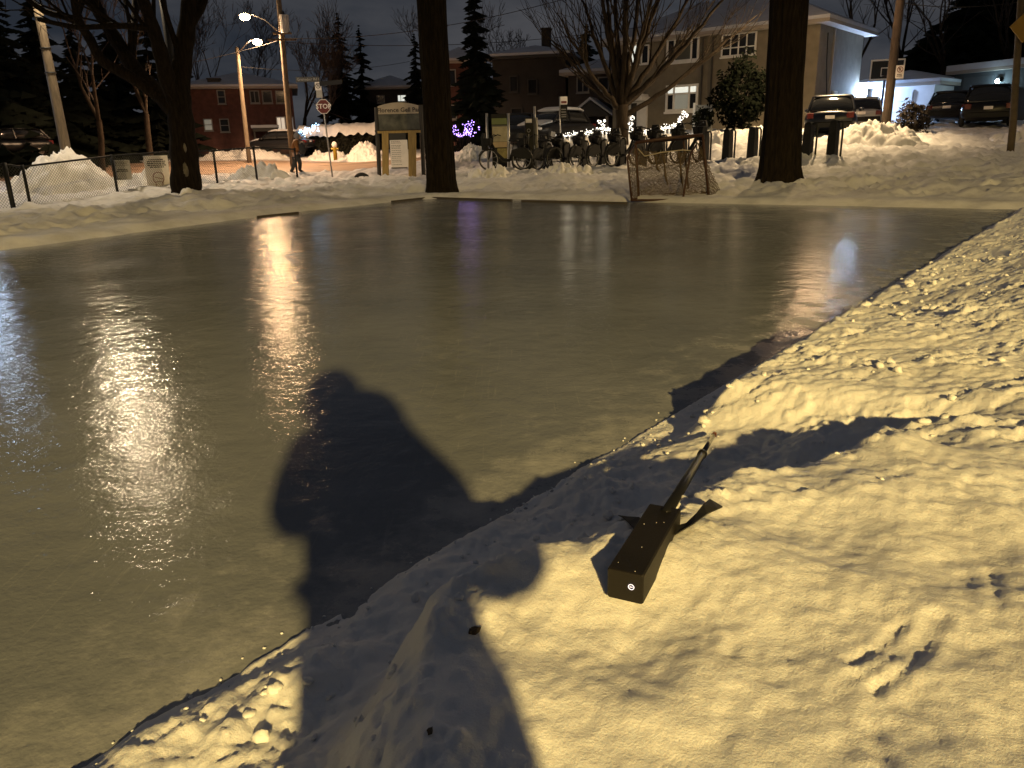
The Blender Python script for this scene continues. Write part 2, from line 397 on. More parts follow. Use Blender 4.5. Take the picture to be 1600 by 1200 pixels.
# ------------------------------------------------------------------ terrain
ctrl = [at_Y(*p) for p in [
    (985, 313, 16.9), (1107, 307, 17.5), (1000, 290, 20.5), (690, 299, 20.3), (288, 302, 22.0), (1217, 286, 18.5), (1400, 300, 15.5), (1400, 265, 20),
    (5, 330, 20), (90, 302, 22), (177, 301, 24), (335, 285, 27), (463, 268, 36), (520, 275, 34.5), (593, 274, 33), (660, 279, 31),
    (775, 264, 29.5), (854, 264, 31), (970, 258, 28.5), (1100, 252, 26.4), (1300, 241, 23.4), (1265, 242, 24), (1580, 237, 23.5), (1500, 240, 23), (1450, 226, 28),
    (1290, 214, 30), (1535, 198, 33), (1385, 206, 33), (1450, 210, 31), (950, 216, 36), (1100, 206, 35), (860, 222, 37), (740, 236, 38), (700, 240, 42),
    (560, 264, 40), (560, 254, 54), (400, 252, 50), (300, 255, 50), (350, 240, 62), (1000, 208, 42), (1200, 203, 38)]]
extra = [(-30, 20, .1), (-22, 40, .1), (-40, 64, .2), (36, 20, .9), (45, 64, 2.4), (0, 75, 1.4), (-25, 75, .2), (30, 45, 2.0), (20, 12, .5), (-30, -25, .3), (30, -25, .4), (0, -12, .3), (-14, 12, .12), (-12, 16, .12), (10, 14.8, .15), (4, 17.4, .1), (0, 20, .1)]
CP = np.array([tuple(c) for c in ctrl] + extra)
K_ = np.hypot(CP[:, None, 0] - CP[None, :, 0], CP[:, None, 1] - CP[None, :, 1])
A_ = np.zeros((len(CP) + 3,) * 2); A_[:len(CP), :len(CP)] = K_ - 0.25 * np.eye(len(CP))
A_[:len(CP), len(CP):] = np.c_[np.ones(len(CP)), CP[:, :2]]; A_[len(CP):, :len(CP)] = A_[:len(CP), len(CP):].T
COEF = np.linalg.lstsq(A_, np.r_[CP[:, 2], 0, 0, 0], rcond=None)[0]
def base_z(x, y):
    x = np.asarray(x, float); y = np.asarray(y, float); t = COEF[-3] + COEF[-2] * x + COEF[-1] * y
    for i in range(len(CP)): t = t + COEF[i] * np.hypot(x - CP[i, 0], y - CP[i, 1])
    return t
ROAD = [(-60, 37.5), (-9.0, 37.0), (-4.5, 38.5), (-1.5, 41), (-1.5, 46), (-4, 50), (-9, 55), (-60, 56)]
def road_w(x, y):
    d, _, _ = seg_dist(x, y, ROAD + [ROAD[0]]); d = np.where(inside_poly(x, y, ROAD), d, -d)
    return sstep(-0.8, 0.4, d)
def terrain(x, y):
    z = base_z(x, y); sd = rink_sd(x, y)
    near = sstep(60, 25, y)
    big = fbm(x, y, 0.35, 3, 3) * 0.10
    # churned, shovelled snow: clods over softer lumps
    lump = fbm(x, y, 1.15, 3, 21) * 0.085 + fbm(x, y, 2.9, 4, 31, 0.62, True) * 0.062 + np.clip(fbm(x, y, 7.5, 2, 36, 0.6), -0.2, 1) * 0.030
    ridge = np.exp(-((sd - 3.3) / 1.6) ** 2) * (0.10 + 0.10 * gnoise(x * .6, y * .6, 77))
    rw = road_w(x, y)
    amp = sstep(0.0, 1.3, sd) * (1 - 0.92 * rw)
    foot = fbm(x, y, 1.9, 2, 55); pits = -0.10 * sstep(0.25, 0.6, foot)
    z = z + amp * (big + lump + pits * sstep(1.0, 3.0, sd)) * (0.4 + 0.6 * near) + ridge * sstep(8, 12, y) * (1 - sstep(24, 30, y)) * 0.7
    lip = -0.04 + 0.15 * sstep(-0.1, 0.55, sd) + 0.02 * fbm(x, y, 2.2, 3, 8)
    z = np.where(sd < 1.8, lip * (1 - sstep(0.3, 1.8, sd)) + z * sstep(0.3, 1.8, sd), z)
    z = np.where(sd < -0.12, -0.15, z)
    z = z - 0.10 * rw
    s_, u_ = xy2su(x, y)
    bm = sstep(-0.3, 0.1, u_) * (1 - sstep(3.6, 4.4, u_)) * (1 - sstep(12.5, 14.0, s_))
    return z - 0.7 * bm
def gz(x, y): return float(terrain(np.array([float(x)]), np.array([float(y)]))[0])

ys = [-40.0]
while ys[-1] < 110:
    y = ys[-1]; st = 1.6 if y < 8 else (0.055 + 0.0065 * (y - 8) if y < 46 else 0.5 + 0.03 * (y - 46)); ys.append(y + st)
xs = np.concatenate([np.arange(-90, -24, 1.2), np.arange(-24, 24, 0.11), np.arange(24, 42, 0.3), np.arange(42, 90, 1.2)])
YY, XX = np.meshgrid(np.array(ys), xs, indexing='ij')
ZZ = terrain(XX, YY)
o = np_mesh('snow_ground', np.stack([XX, YY, ZZ], -1).reshape(-1, 3), grid_faces(*XX.shape), SNOW_FAR, kind='structure')
# the ground beyond, out to the horizon
mb = MB(); mb.add([(-1500, -1500, -0.6), (1500, -1500, -0.6), (1500, 1500, -0.6), (-1500, 1500, -0.6)], [(0, 1, 2, 3)])
mb.build('ground', SNOW_FAR, kind='structure')
# ice sheet
mb = MB(); pl = [(x, y, 0.0) for x, y in RINK]
cxr = sum(p[0] for p in pl) / len(pl); cyr = sum(p[1] for p in pl) / len(pl)
pl2 = []
for p in pl:
    d = Vector((p[0] - cxr, p[1] - cyr, 0)); d = d.normalized() * (d.length + 0.6); pl2.append((cxr + d.x, cyr + d.y, 0.0))
mb.add(pl2, [tuple(range(len(pl2)))]); ice = mb.build('ice_rink', ICE, kind='structure')
# slushy road
rx = np.linspace(-58, -1.5, 120); ry = np.linspace(36.5, 56, 50)
RY, RX = np.meshgrid(ry, rx, indexing='ij'); RZ = base_z(RX, RY) - 0.10 + 0.035 + 0.012 * fbm(RX, RY, 0.8, 3, 5) - 0.25 * (1 - road_w(RX, RY))
ROADM = mat('slushy_road', (0.30, 0.21, 0.15), 0.55, 0.3, 0.9, 0.5, 4, stretch=(0.4, 2, 1))
np_mesh('road', np.stack([RX, RY, RZ], -1).reshape(-1, 3), grid_faces(*RX.shape), ROADM, kind='structure')

# ------------------------------------------------------------------ near snow bank (heightfield in s,u)
ZC = 0.37
CREST = [Vector((-0.62, -2.5, 0)), Vector((-0.36, -0.3, 0)), at_z(560, 1330, ZC), at_z(632, 1160, ZC), at_z(662, 1030, ZC), at_z(715, 945, ZC), at_z(800, 908, ZC), at_z(900, 872, ZC), at_z(960, 845, ZC), at_z(1050, 812, ZC), at_z(1130, 786, ZC), at_z(1270, 742, ZC), at_z(1420, 690, ZC), at_z(1620, 630, ZC)]
CREST = [(p.x, p.y) for p in CREST]
GROOVES = [[at_z(*p, 0.5) for p in g] for g in (
    [(1352, 1008), (1400, 985), (1440, 955), (1462, 925)], [(1372, 1030), (1425, 1000), (1462, 962), (1480, 930)], [(1338, 990), (1385, 965), (1420, 935)],
    [(1555, 855), (1562, 900), (1560, 945)], [(1368, 1065), (1378, 1110), (1388, 1150)], [(1130, 900), (1150, 925), (1145, 960)])]
def berm(x, y):
    s_, u_ = xy2su(x, y)
    wob = 0.05 * fbm(x, y, 2.4, 3, 41)
    dist, sgn, par = seg_dist(x, y, CREST)
    sd = -dist * sgn + wob * 1.1                         # + on the photographer's side
    up_ = np.clip(u_ + 0.5 * wob, -0.2, 6)
    apron = 0.010 + 0.030 * sstep(-0.02, 0.09, up_) + 0.13 * np.clip(up_, 0, 0.7) + 0.02 * fbm(x, y, 5, 3, 44)
    hi = 0.405 + 0.045 * np.exp(-(((x - 0.26) / 0.24) ** 2 + ((y - 1.50) / 0.16) ** 2)) + 0.03 * fbm(x, y, 1.3, 3, 43) + 0.05 * sstep(0.3, 1.4, sd) + 0.05 * sstep(0.0, 1.2, s_) * sstep(0.5, 1.6, u_)
    st = sstep(-0.26, 0.03, sd)
    near = apron * (1 - st) + hi * st
    gentle = 0.015 + 0.06 * sstep(-0.02, 0.1, up_) + 0.36 * sstep(-0.1, 1.9, up_) + 0.06 * sstep(1.5, 3, up_) + 0.028 * fbm(x, y, 0.9, 3, 45)
    w = 1 - sstep(1.95, 2.75, s_ + 0.25 * wob - 0.12 * (u_ - 1.0))
    w2 = sstep(-0.2, 0.15, sd)
    z = near * w + gentle * (1 - w)
    # undercut lip standing over the ice
    lipn = 0.25 * gnoise(s_ * 1.7, u_ * 0 + 3.1, 81) + 0.12 * gnoise(s_ * 5.0, u_ * 0 + 1.1, 82)
    lh = 0.26 * sstep(2.0, 2.8, s_ + 0.3 * lipn) * (1 - sstep(4.2, 5.2, s_)) * (1 + 0.5 * lipn)
    lu = 0.28 + 0.22 * lipn
    cut = sstep(lu - 0.13, lu + 0.03, u_); low = 0.010 + 0.10 * np.clip(u_, 0, 0.5)
    up_l = np.maximum(z, lh + 0.10 * np.clip(u_ - lu, 0, 2))
    lw = sstep(1.9, 2.6, s_) * (1 - sstep(4.4, 5.4, s_))
    z = z * (1 - lw) + lw * (np.minimum(z, low) * (1 - cut) + up_l * cut)
    # relief: soft lumps, packed clods, wind and shovel ripples running along the bank
    wl = sstep(1.6, 3.2, s_)
    soft = fbm(x, y, 3.0, 3, 51, 0.5) * 0.016
    wx_ = x + 0.10 * gnoise(x * 2.2, y * 2.2, 71); wy_ = y + 0.10 * gnoise(x * 2.2, y * 2.2, 72)
    rip = fbm(wx_ * 0.42 + wy_ * 0.10, wy_ - wx_ * 0.22, 6.5, 4, 54, 0.6, True) * 0.020      # shovel and wind ridges
    crumb = np.clip(fbm(x, y, 13.0, 5, 52, 0.66), -0.35, 1) * 0.0095
    crumb2 = fbm(x, y, 38.0, 2, 53, 0.6) * 0.0040
    smooth_zone = sstep(0.04, 0.30, sd) * (1 - sstep(1.2, 2.0, s_))
    patch = sstep(-0.25, 0.25, gnoise(x * 2.1, y * 2.1, 61) + 0.5 * gnoise(x * 5, y * 5, 62))
    rel = soft + (crumb + crumb2) * (0.25 + 0.9 * patch) * (1 - 0.90 * smooth_zone) + 0.55 * rip * (0.35 + 0.95 * wl) * (1 - 0.84 * smooth_zone) * (0.5 + 0.6 * patch)
    z = z + rel * sstep(-0.03, 0.12, up_) * 1.05
    z = z + 0.0035 * fbm(x, y, 30, 3, 63, 0.6)
    # crumbly lip on the crest
    z = z + np.exp(-((sd - 0.02) / 0.07) ** 2) * w * 0.028 * np.clip(fbm(x, y, 8, 3, 58), 0, 1)
    # footprints and hollows in the trough behind the crest
    for (px_, py_, r_, d_) in ((1175, 740, .10, .07), (1260, 715, .12, .06), (1330, 690, .10, .05), (1450, 730, .09, .05)):
        q = at_z(px_, py_, 0.33); z = z - d_ * np.exp(-(((x - q.x) / r_) ** 2 + ((y - q.y) / (r_ * 1.5)) ** 2))
    for gi, g in enumerate(GROOVES):
        ga = 1.0 if gi < 3 else 0.4
        d, _, _ = seg_dist(x, y, [(p.x, p.y) for p in g])
        z = z - ga * 0.0075 * np.exp(-(d / 0.010) ** 2) + ga * 0.004 * np.exp(-((d - 0.022) / 0.012) ** 2)
    return np.where(u_ < -0.02, -0.03 + 0.5 * (u_ + 0.02), z)
def bz(x, y): return float(berm(np.array([float(x)]), np.array([float(y)]))[0])
sv = [-5.0]
while sv[-1] < 16.2:
    s0 = sv[-1]; sv.append(s0 + (0.12 if s0 < -1.2 else (0.011 if s0 < 3.2 else 0.011 + 0.0045 * (s0 - 3.2))))
uv = [-0.06]
while uv[-1] < 5.5:
    u0 = uv[-1]; uv.append(u0 + (0.0105 if u0 < 1.75 else 0.0105 + 0.06 * (u0 - 1.75)))
SS, UU = np.meshgrid(np.array(sv), np.array(uv), indexing='ij')
BX, BY = su2xy(SS, UU); BZ = berm(BX, BY)
o = np_mesh('snow_bank', np.stack([BX, BY, BZ], -1).reshape(-1, 3), grid_faces(*BX.shape)[:, ::-1], SNOW, kind='structure')
# loose clods lying on the bank and along its foot
mb = MB(); rc = random.Random(5)
for i in range(520):
    s_ = rc.uniform(0.2, 8.5) if rc.random() < 0.8 else rc.uniform(0, 2.4); u_ = abs(rc.gauss(0.0, 0.55)) + 0.03
    onice = rc.random() < .4
    if onice: u_ = -abs(rc.gauss(0, .05)) + .03
    if u_ > 1.8: continue
    x, y = su2xy(s_, u_)
    if s_ < 1.5 and u_ > 0.75: continue
    r = min(0.022, 0.004 + rc.expovariate(220)) * (1 if s_ < 4 else 1.6)
    if onice: r = min(r, 0.006) * .7
    z = max(bz(x, y), 0.0)
    mb.sphere((x, y, z + r * 0.3), (r * rc.uniform(.8, 1.4), r * rc.uniform(.8, 1.4), r * rc.uniform(.6, .9)), 7, 5, 0.30, rc)
o = mb.build('snow_clods', SNOW, smooth=True, kind='stuff')
tag(o, 'loose crumbs of snow scattered over the bank beside the ice', 'snow')

# ------------------------------------------------------------------ street lamps and poles
def add_light(name, kind, loc, colpow, radius, parent=None, spot=None, blend=0.3, aim=None):
    ld = bpy.data.lights.new(name, kind); ld.color = colpow[0]; ld.energy = colpow[1]; ld.shadow_soft_size = radius
    o = bpy.data.objects.new(name, ld); C.objects.link(o); o.location = loc
    if kind == 'SPOT':
        ld.spot_size = math.radians(spot); ld.spot_blend = blend
        if aim is not None: o.rotation_euler = (Vector(aim) - Vector(loc)).to_track_quat('-Z', 'Y').to_euler()
    if parent:
        o.location = Vector(loc) - Vector(parent.location); o.parent = parent
    return o
def luminaire(t, tip, direction, glow=LAMPGLOW, sc_=1.0):
    d = Vector(direction).normalized(); s_ = Vector((-d.y, d.x, 0))
    hd = MB(); c = Vector(tip)
    rings = []
    for k, (l, w, h) in enumerate(((-.05, .05, .05), (.05, .10, .07), (.30, .15, .09), (.55, .13, .07), (.66, .05, .03))):
        rings.append([tuple(c + d * l * sc_ + s_ * w * sc_ * math.cos(a) + Vector((0, 0, h * sc_ * max(-.4, math.sin(a))))) for a in [2 * math.pi * i / 10 for i in range(10)]])
    hd.loft(rings); hd.build('lamp_head', STEEL, t, smooth=True, world=True)
    gl = MB(); gl.sphere(tuple(c + d * .32 * sc_ + Vector((0, 0, -.10 * sc_))), (.26 * sc_, .26 * sc_, .17 * sc_), 14, 9)  # lens oversized to imitate the lamp's bloom
    gl.build('lamp_lens', glow, t, smooth=True, world=True)
    return c + d * .32 * sc_ + Vector((0, 0, -.42 * sc_))

# tall street lamp well behind the photographer: the light that throws the shadows on the bank and the ice
kb = Vector((7.2, -26.0, 0.3)); kl = Vector((4.9, -24.5, 11.0))
t = thing('street_lamp', 'tall street lamp behind the hooded person with the phone', 'lamp post', kb)
MB().tube([kb + Vector((0, 0, -.3)), kb + Vector((0, 0, 10.4))], [.16, .12], 10).build('pole', POLEWOOD, t, smooth=True, world=True)
MB().tube([kb + Vector((0, 0, 10.2)), kb + Vector((-.7, .45, 11.1)), kl + Vector((.5, -.3, .2))], .035, 6).build('lamp_arm', STEEL, t, smooth=True, world=True)
kp = luminaire(t, tuple(kl + Vector((.3, -.2, .12))), (-1, .65, 0))
add_light('street_lamp_light', 'SPOT', tuple(kp), KEY, 0.26, t, 172, 0.30, tuple(kp + Vector((0, 0, -1))))

def pole_to(name, label, cat, px_base, py_base, px_top, py_top, Y, r0, r1, m=POLEWOOD, group=None, zbase=None):
    top = at_Y(px_top, py_top, Y); bx = at_Y(px_base, py_base, Y); zb = gz(bx.x, Y) if zbase is None else zbase
    # a straight pole carried down to the ground
    k = (top.z - zb) / max(1e-6, top.z - bx.z); base = Vector((top.x + (bx.x - top.x) * k, Y, zb))
    t = thing(name, label, cat, base, 0, group)
    pts = [base + Vector((0, 0, -.4)) if i == 0 else base.lerp(top, i / 6) for i in range(7)]
    MB().tube(pts, [r0 + (r1 - r0) * i / 6 for i in range(7)], 10).build('pole', m, t, smooth=True, world=True)
    return t, base, top

# lamp poles at the junction on the left
t1, b1, p1 = pole_to('utility_pole', 'wooden utility pole with grey transformer and the higher lit street lamp', 'utility pole', 456, 235, 432, -40, 45, .17, .13)
lt = at_Y(383, 27, 45); armb = at_Y(433, 48, 45)
MB().tube([armb, armb.lerp(lt, .35) + Vector((0, 0, .30)), armb.lerp(lt, .75) + Vector((0, 0, .30)), lt + Vector((.35, 0, .16))], .035, 6).build('lamp_arm', STEEL, t1, smooth=True, world=True)
lp = luminaire(t1, tuple(lt + Vector((.30, 0, .12))), (-1, 0, 0), sc_=1.0)
add_light('street_lamp_light', 'SPOT', tuple(lp), LAMP_ORANGE, 0.22, t1, 160, 0.35, tuple(lp + Vector((0, 0, -1))))
c0 = at_Y(437, 24, 45) + Vector((.24, -.1, -.0)); m_ = MB(); m_.tube([c0, c0 + Vector((0, 0, -.9))], .24, 14); m_.build('transformer', mat('transformer_grey', (.5, .5, .48), .5), t1, smooth=False, world=True)
MB().tube([c0 + Vector((0, 0, 0)), c0 + Vector((0, 0, .18))], .05, 6).build('insulator', DARKTRIM, t1, world=True)
for yy, wd in ((62, .75), (52, .5)):
    q = at_Y(441, yy, 44.8); MB().obox(tuple(q), (wd, 0, 0), (0, .05, 0), (0, 0, .05)).build('crossarm', POLEWOOD, t1, world=True)
t2, b2, p2 = pole_to('lamp_pole', 'slimmer wooden pole holding the lower lit street lamp before the brick house', 'lamp post', 388, 238, 370, 74, 50, .15, .11)
lt2 = at_Y(401, 66, 50); ab2 = at_Y(373, 82, 50)
MB().tube([ab2, ab2.lerp(lt2, .5) + Vector((0, 0, .25)), lt2 + Vector((-.3, 0, .14))], .035, 6).build('lamp_arm', STEEL, t2, smooth=True, world=True)
lp = luminaire(t2, tuple(lt2 + Vector((-.28, 0, .12))), (1, 0, 0), sc_=1.0)
add_light('street_lamp_light', 'SPOT', tuple(lp), LAMP_FAR, 0.22, t2, 148, 0.45, tuple(lp + Vector((0, 0, -1))))
# bare leaning pole behind the fence on the far left
t3, b3, p3 = pole_to('wooden_pole', 'bare tan wooden pole leaning left behind the big snow pile', 'pole', 106, 250, 58, 8, 27, .17, .13, zbase=0.5)
for f_ in (.62, .76, .93): MB().torus(tuple(b3.lerp(p3, f_)), .155, .022, 'z', 14, 5).build('steel_band', BLACKM, t3, world=True)
# right pole with the no-parking sign; its lamp hangs above the picture
t4, b4, p4 = pole_to('utility_pole', 'brown wooden utility pole on the right carrying a small no parking plate', 'utility pole', 1384, 196, 1415, -70, 33, .19, .15, mat('pole_wood_dark', (.065, .046, .034), .9, .3, 5, 0.5, 10, stretch=(4, 4, .6)))
lg = at_Y(1322, -62, 32); ab4 = at_Y(1414, -40, 33)
MB().tube([ab4, ab4.lerp(lg, .5) + Vector((0, 0, .3)), lg + Vector((.3, 0, .14))], .035, 6).build('lamp_arm', STEEL, t4, smooth=True, world=True)
lp = luminaire(t4, tuple(lg + Vector((.28, 0, .12))), (-1, 0, 0))
add_light('street_lamp_light', 'SPOT', tuple(lp), LAMP_RIGHT, 0.22, t4, 132, 0.55, tuple(lp + Vector((-.45, 0, -1))))
# street lamp behind the fence, above the frame on the left
q = at_z(200, 590, 0.0); dirv = Vector((q.x, q.y, 0)).normalized()
cl = dirv * 29.0; cl.z = 8.3
pq = at_Y(283, 200, cl.y + .3)
t5 = thing('street_lamp', 'street lamp behind the forked left tree, its head above the picture', 'lamp post', (pq.x, pq.y, gz(pq.x, pq.y)))
MB().tube([(pq.x, pq.y, -.3), (pq.x, pq.y, 8.9)], [.13, .10], 10).build('pole', BLACKM, t5, smooth=True, world=True)
MB().tube([(pq.x, pq.y, 8.3), (pq.x - .6, pq.y - .1, 8.75), (cl.x + .3, cl.y - .1, 8.6)], .035, 6).build('lamp_arm', STEEL, t5, smooth=True, world=True)
lp = luminaire(t5, (cl.x + .3, cl.y - .1, 8.55), (-1, .3, 0), LEFTGLOW)
add_light('street_lamp_light', 'SPOT', tuple(lp), LAMP_LEFT, 0.22, t5, 168, 0.15, tuple(lp + Vector((0, 0, -1))))
# cool white lamp left of the frame
cb = at_Y(-110, 60, 27); t6 = thing('street_lamp', 'cool white lamp on a steel post left of the fence', 'lamp post', (cb.x - 2.6, cb.y + .8, gz(cb.x - 2.6, cb.y + .8)))
MB().tube([(cb.x - 2.6, cb.y + .8, -.3), (cb.x - 2.6, cb.y + .8, cb.z + .2), (cb.x - .3, cb.y + .1, cb.z + .35)], [.09, .06, .04], 10).build('pole', STEEL, t6, smooth=True, world=True)
lp = luminaire(t6, (cb.x - .3, cb.y + .1, cb.z + .3), (1, -.3, 0), COOLGLOW)
add_light('street_lamp_light', 'SPOT', tuple(lp), LAMP_COOL, 0.2, t6, 168, 0.15, tuple(lp + Vector((0, 0, -1))))
# far right post with a yellow box
t7, b7, p7 = pole_to('sign_post', 'dark post with a yellow warning sign on top at the right edge', 'sign', 1580, 237, 1596, -10, 23.5, .10, .085, mat('post_brown', (.075, .055, .032), .8, .2, 6))
q = at_Y(1598, 42, 23.35)
m_ = MB(); m_.prism([(q.x + .42 * math.cos(a), q.z + .42 * math.sin(a)) for a in (0, math.pi / 2, math.pi, 1.5 * math.pi)], 23.24, 23.27)
m_.build('yellow_plate', mat('yellow_sign', (.24, .14, .015), .6), t7, world=True)

# wires
def wire(a, b, sag, label, r=.014):
    a, b = Vector(a), Vector(b); pts = [a.lerp(b, i / 14) - Vector((0, 0, sag * 4 * (i / 14) * (1 - i / 14))) for i in range(15)]
    o = MB().tube(pts, r, 4).build('overhead_wire', BLACKM); tag(o, label, 'wire', 'overhead wires on the street poles')
wire(at_Y(444, 60, 44.8), at_Y(905, -8, 36), .5, 'upper overhead wire from the left utility pole towards the fan shaped tree')
wire(at_Y(446, 66, 44.8), at_Y(1180, 10, 44), .8, 'lower overhead wire from the left utility pole to the big house')
wire(at_Y(440, 62, 44.8), at_Y(-40, 108, 50), .9, 'overhead wire running left from the utility pole with transformer')
wire(at_Y(372, 104, 50), at_Y(640, 96, 62), .4, 'thin wire crossing behind the stop sign')
wire(at_Y(1408, 4, 33), at_Y(1660, -12, 30), .3, 'wire leading right from the utility pole with the no parking sign')

# ------------------------------------------------------------------ trees
def grow(mb_t, mb_c, p, d, r, length, depth, rnd, spread=.5, upb=.12, split=(2, 3), thin=.62, nseg=3, crown_at=2, rmin=.006, twist=.16, lev=0):
    pts = [Vector(p)]; rs = [r]; dd = Vector(d).normalized()
    for i in range(nseg):
        dd = (dd + Vector((rnd.uniform(-1, 1), rnd.uniform(-1, 1), rnd.uniform(-.6, .9) + upb * 3)) * twist).normalized()
        pts.append(pts[-1] + dd * length / nseg); rs.append(r * (1 - (1 - thin) * .75 * (i + 1) / nseg))
    (mb_t if lev < crown_at else mb_c).tube(pts, rs, 8 if lev == 0 else (5 if lev < 3 else 3), caps=False)
    if depth == 0: return
    n = rnd.randint(*split)
    for k in range(n):
        ax = Vector((rnd.uniform(-1, 1), rnd.uniform(-1, 1), rnd.uniform(-1, 1))); ax = (ax - ax.dot(dd) * dd)
        if ax.length < .1: ax = dd.orthogonal()
        ax.normalize(); nd = (dd + ax * rnd.uniform(.5, 1.3) * spread + Vector((0, 0, upb))).normalized()
        rr = max(rmin, rs[-1] * rnd.uniform(.62, .88))
        grow(mb_t, mb_c, pts[-1], nd, rr, length * rnd.uniform(.62, .9), depth - 1, rnd, spread, upb, split, thin, nseg, crown_at, rmin, twist, lev + 1)
    if lev > 0:
        for i in (1, 2):
            if rnd.random() < .7 and i < len(pts):
                ax = Vector((rnd.uniform(-1, 1), rnd.uniform(-1, 1), rnd.uniform(-.2, 1))).normalized()
                grow(mb_t, mb_c, pts[i], (dd * .5 + ax).normalized(), max(rmin, rs[i] * .42), length * .6, min(depth - 1, 1), rnd, spread, upb, split, thin, 2, 0, rmin, twist, max(lev + 1, crown_at))

def bare_tree(label, base, height, r, depth, seed, name='bare_tree', m=BARK2, tw=TWIG, group=None, spread=.5, first=.35, lean=(0, 0, 1), upb=.14, rmin=.009):
    rnd = random.Random(seed); t = thing(name, label, 'tree', base, 0, group)
    a, b = MB(), MB()
    grow(a, b, (0, 0, -.3), lean, r, height * first, depth, rnd, spread, upb, rmin=rmin)
    a.build('trunk', m, t, smooth=True)
    if b.f: b.build('crown', tw, t, smooth=True)
    return t

def big_trunk(label, px_l, px_r, py, Y, tl, tr, seed, limbs):
    # the two big trunks by the rink: flared base, ridged bark, limbs above the picture
    L_, R_ = at_Y(px_l, py, Y), at_Y(px_r, py, Y); base = (L_ + R_) / 2; zb = gz(base.x, Y); w0 = (R_ - L_).length / 2
    TL, TR = at_Y(tl, 0, Y), at_Y(tr, 0, Y); top = (TL + TR) / 2; w1 = (TR - TL).length / 2
    t = thing('park_tree', label, 'tree', (base.x, Y, zb)); rnd = random.Random(seed)
    n = 44; rings = []; hs = [-.35, 0, .12, .3, .6, 1.0] + [1.5 + .35 * i for i in range(int((top.z - 1.0) / .35))]
    ph = [rnd.uniform(0, 6.28) for _ in range(8)]
    for z in hs:
        k = (z + zb - base.z) / (top.z - base.z); cx = base.x + (top.x - base.x) * k
        rad = w0 + (w1 - w0) * min(1, max(0, (k + .02) / .5)) ** .6 * 1.0 if k < .5 else w1
        fl = 1 + .10 * math.exp(-max(z, 0) / .18)
        ring = []
        for i in range(n):
            a = 2 * math.pi * i / n
            rr = rad * fl * (1 + .035 * math.sin(5 * a + ph[0] + .3 * z) + .03 * math.sin(9 * a + ph[1]) + .022 * (1 if i % 2 else -1) * (1 + .8 * math.sin(3.1 * z + i)))
            if z < .3: rr *= 1 + .07 * max(0, math.sin(4 * a + ph[2])) * (1 - max(z, 0) / .3)
            ring.append((cx + rr * math.cos(a), Y + rr * math.sin(a), z + zb))
        rings.append(ring)
    MB().loft(rings).build('trunk', BARK, t, smooth=False, world=True)
    a, b = MB(), MB(); tp = Vector((top.x + (top.x - base.x) * .1, Y, rings[-1][0][2] - .15))
    for k in range(limbs):
        ang = 2 * math.pi * k / limbs + rnd.uniform(-.4, .4)
        grow(a, b, tp, (math.cos(ang) * .55, math.sin(ang) * .55, 1), w1 * .62, 2.6, 4, rnd, .55, .12, rmin=.01)
    a.build('limb', BARK, t, smooth=True, world=True); b.build('crown', BARK2, t, smooth=True, world=True)
    return t
big_trunk('tall dark tree trunk in the middle of the far bank, left of the goal net', 667, 713, 299, 20.3, 652, 696, 3, 4)
big_trunk('thickest dark tree trunk on the right, standing on the snow by the far rink edge', 1185, 1251, 286, 18.5, 1204, 1261, 4, 4)

# left tree: limbs traced from the photograph, all at one real place with depth of their own
bl = at_Y(290, 304, 22.0); t = thing('park_tree', 'wide forked bare tree on the left bank with limbs reaching up to the left', 'tree', (bl.x, 22.0, gz(bl.x, 22.0)))
a, b = MB(), MB(); rnd = random.Random(9)
def limb(pts, r0, r1, sides=8, twigs=2):
    P_ = [at_Y(x, y, 22.0 + dy) for x, y, dy in pts]
    sm = []
    for i in range(len(P_) - 1):
        p0, p1, p2, p3 = P_[max(i - 1, 0)], P_[i], P_[i + 1], P_[min(i + 2, len(P_) - 1)]
        for k in range(4):
            u = k / 4; sm.append(.5 * ((2 * p1) + (p2 - p0) * u + (2 * p0 - 5 * p1 + 4 * p2 - p3) * u * u + (3 * p1 - p0 - 3 * p2 + p3) * u ** 3))
    sm.append(P_[-1]); n = len(sm)
    rs = [(r0 + (r1 - r0) * i / (n - 1)) * (1 + .06 * math.sin(i * 1.7)) for i in range(n)]
    a.tube(sm, rs, sides, caps=True)
    for k in range(twigs):
        i = rnd.randint(n // 3, n - 2); dd = (sm[i + 1] - sm[i]).normalized()
        grow(a, b, sm[i], (dd + Vector((rnd.uniform(-.8, .8), rnd.uniform(-.8, .8), rnd.uniform(.0, .8)))), rs[i] * .35, 1.5, 3, rnd, .55, .08, rmin=.007)
limb([(292, 318, 0), (291, 290, 0), (288, 240, 0), (283, 190, 0), (280, 150, 0), (281, 120, .05), (284, 95, .1)], .44, .22, 14, 0)
limb([(281, 160, 0), (284, 110, .1), (290, 60, .2), (296, 10, .3), (300, -60, .5)], .27, .19, 10, 4)
limb([(278, 165, 0), (262, 125, -.3), (252, 85, -.5), (240, 45, -.6), (222, -5, -.9), (205, -60, -1)], .24, .12, 9, 4)
limb([(276, 175, 0), (240, 140, .3), (208, 105, .6), (180, 60, .9), (150, 10, 1.3), (135, -50, 1.6)], .25, .13, 9, 5)
limb([(245, 148, .2), (200, 118, .0), (160, 95, -.3), (140, 60, -.6), (122, 30, -.9), (112, -30, -1.2)], .17, .09, 8, 4)
limb([(160, 95, -.3), (120, 35, -.2), (70, 18, -.4), (20, -20, -.8)], .11, .06, 7, 5)
limb([(238, 45, -.6), (215, 42, -.9), (180, 40, -1.3), (120, 42, -1.8), (60, 30, -2.4)], .10, .05, 7, 5)
limb([(292, 45, .2), (312, 15, .4), (330, -30, .8)], .15, .09, 7, 3)
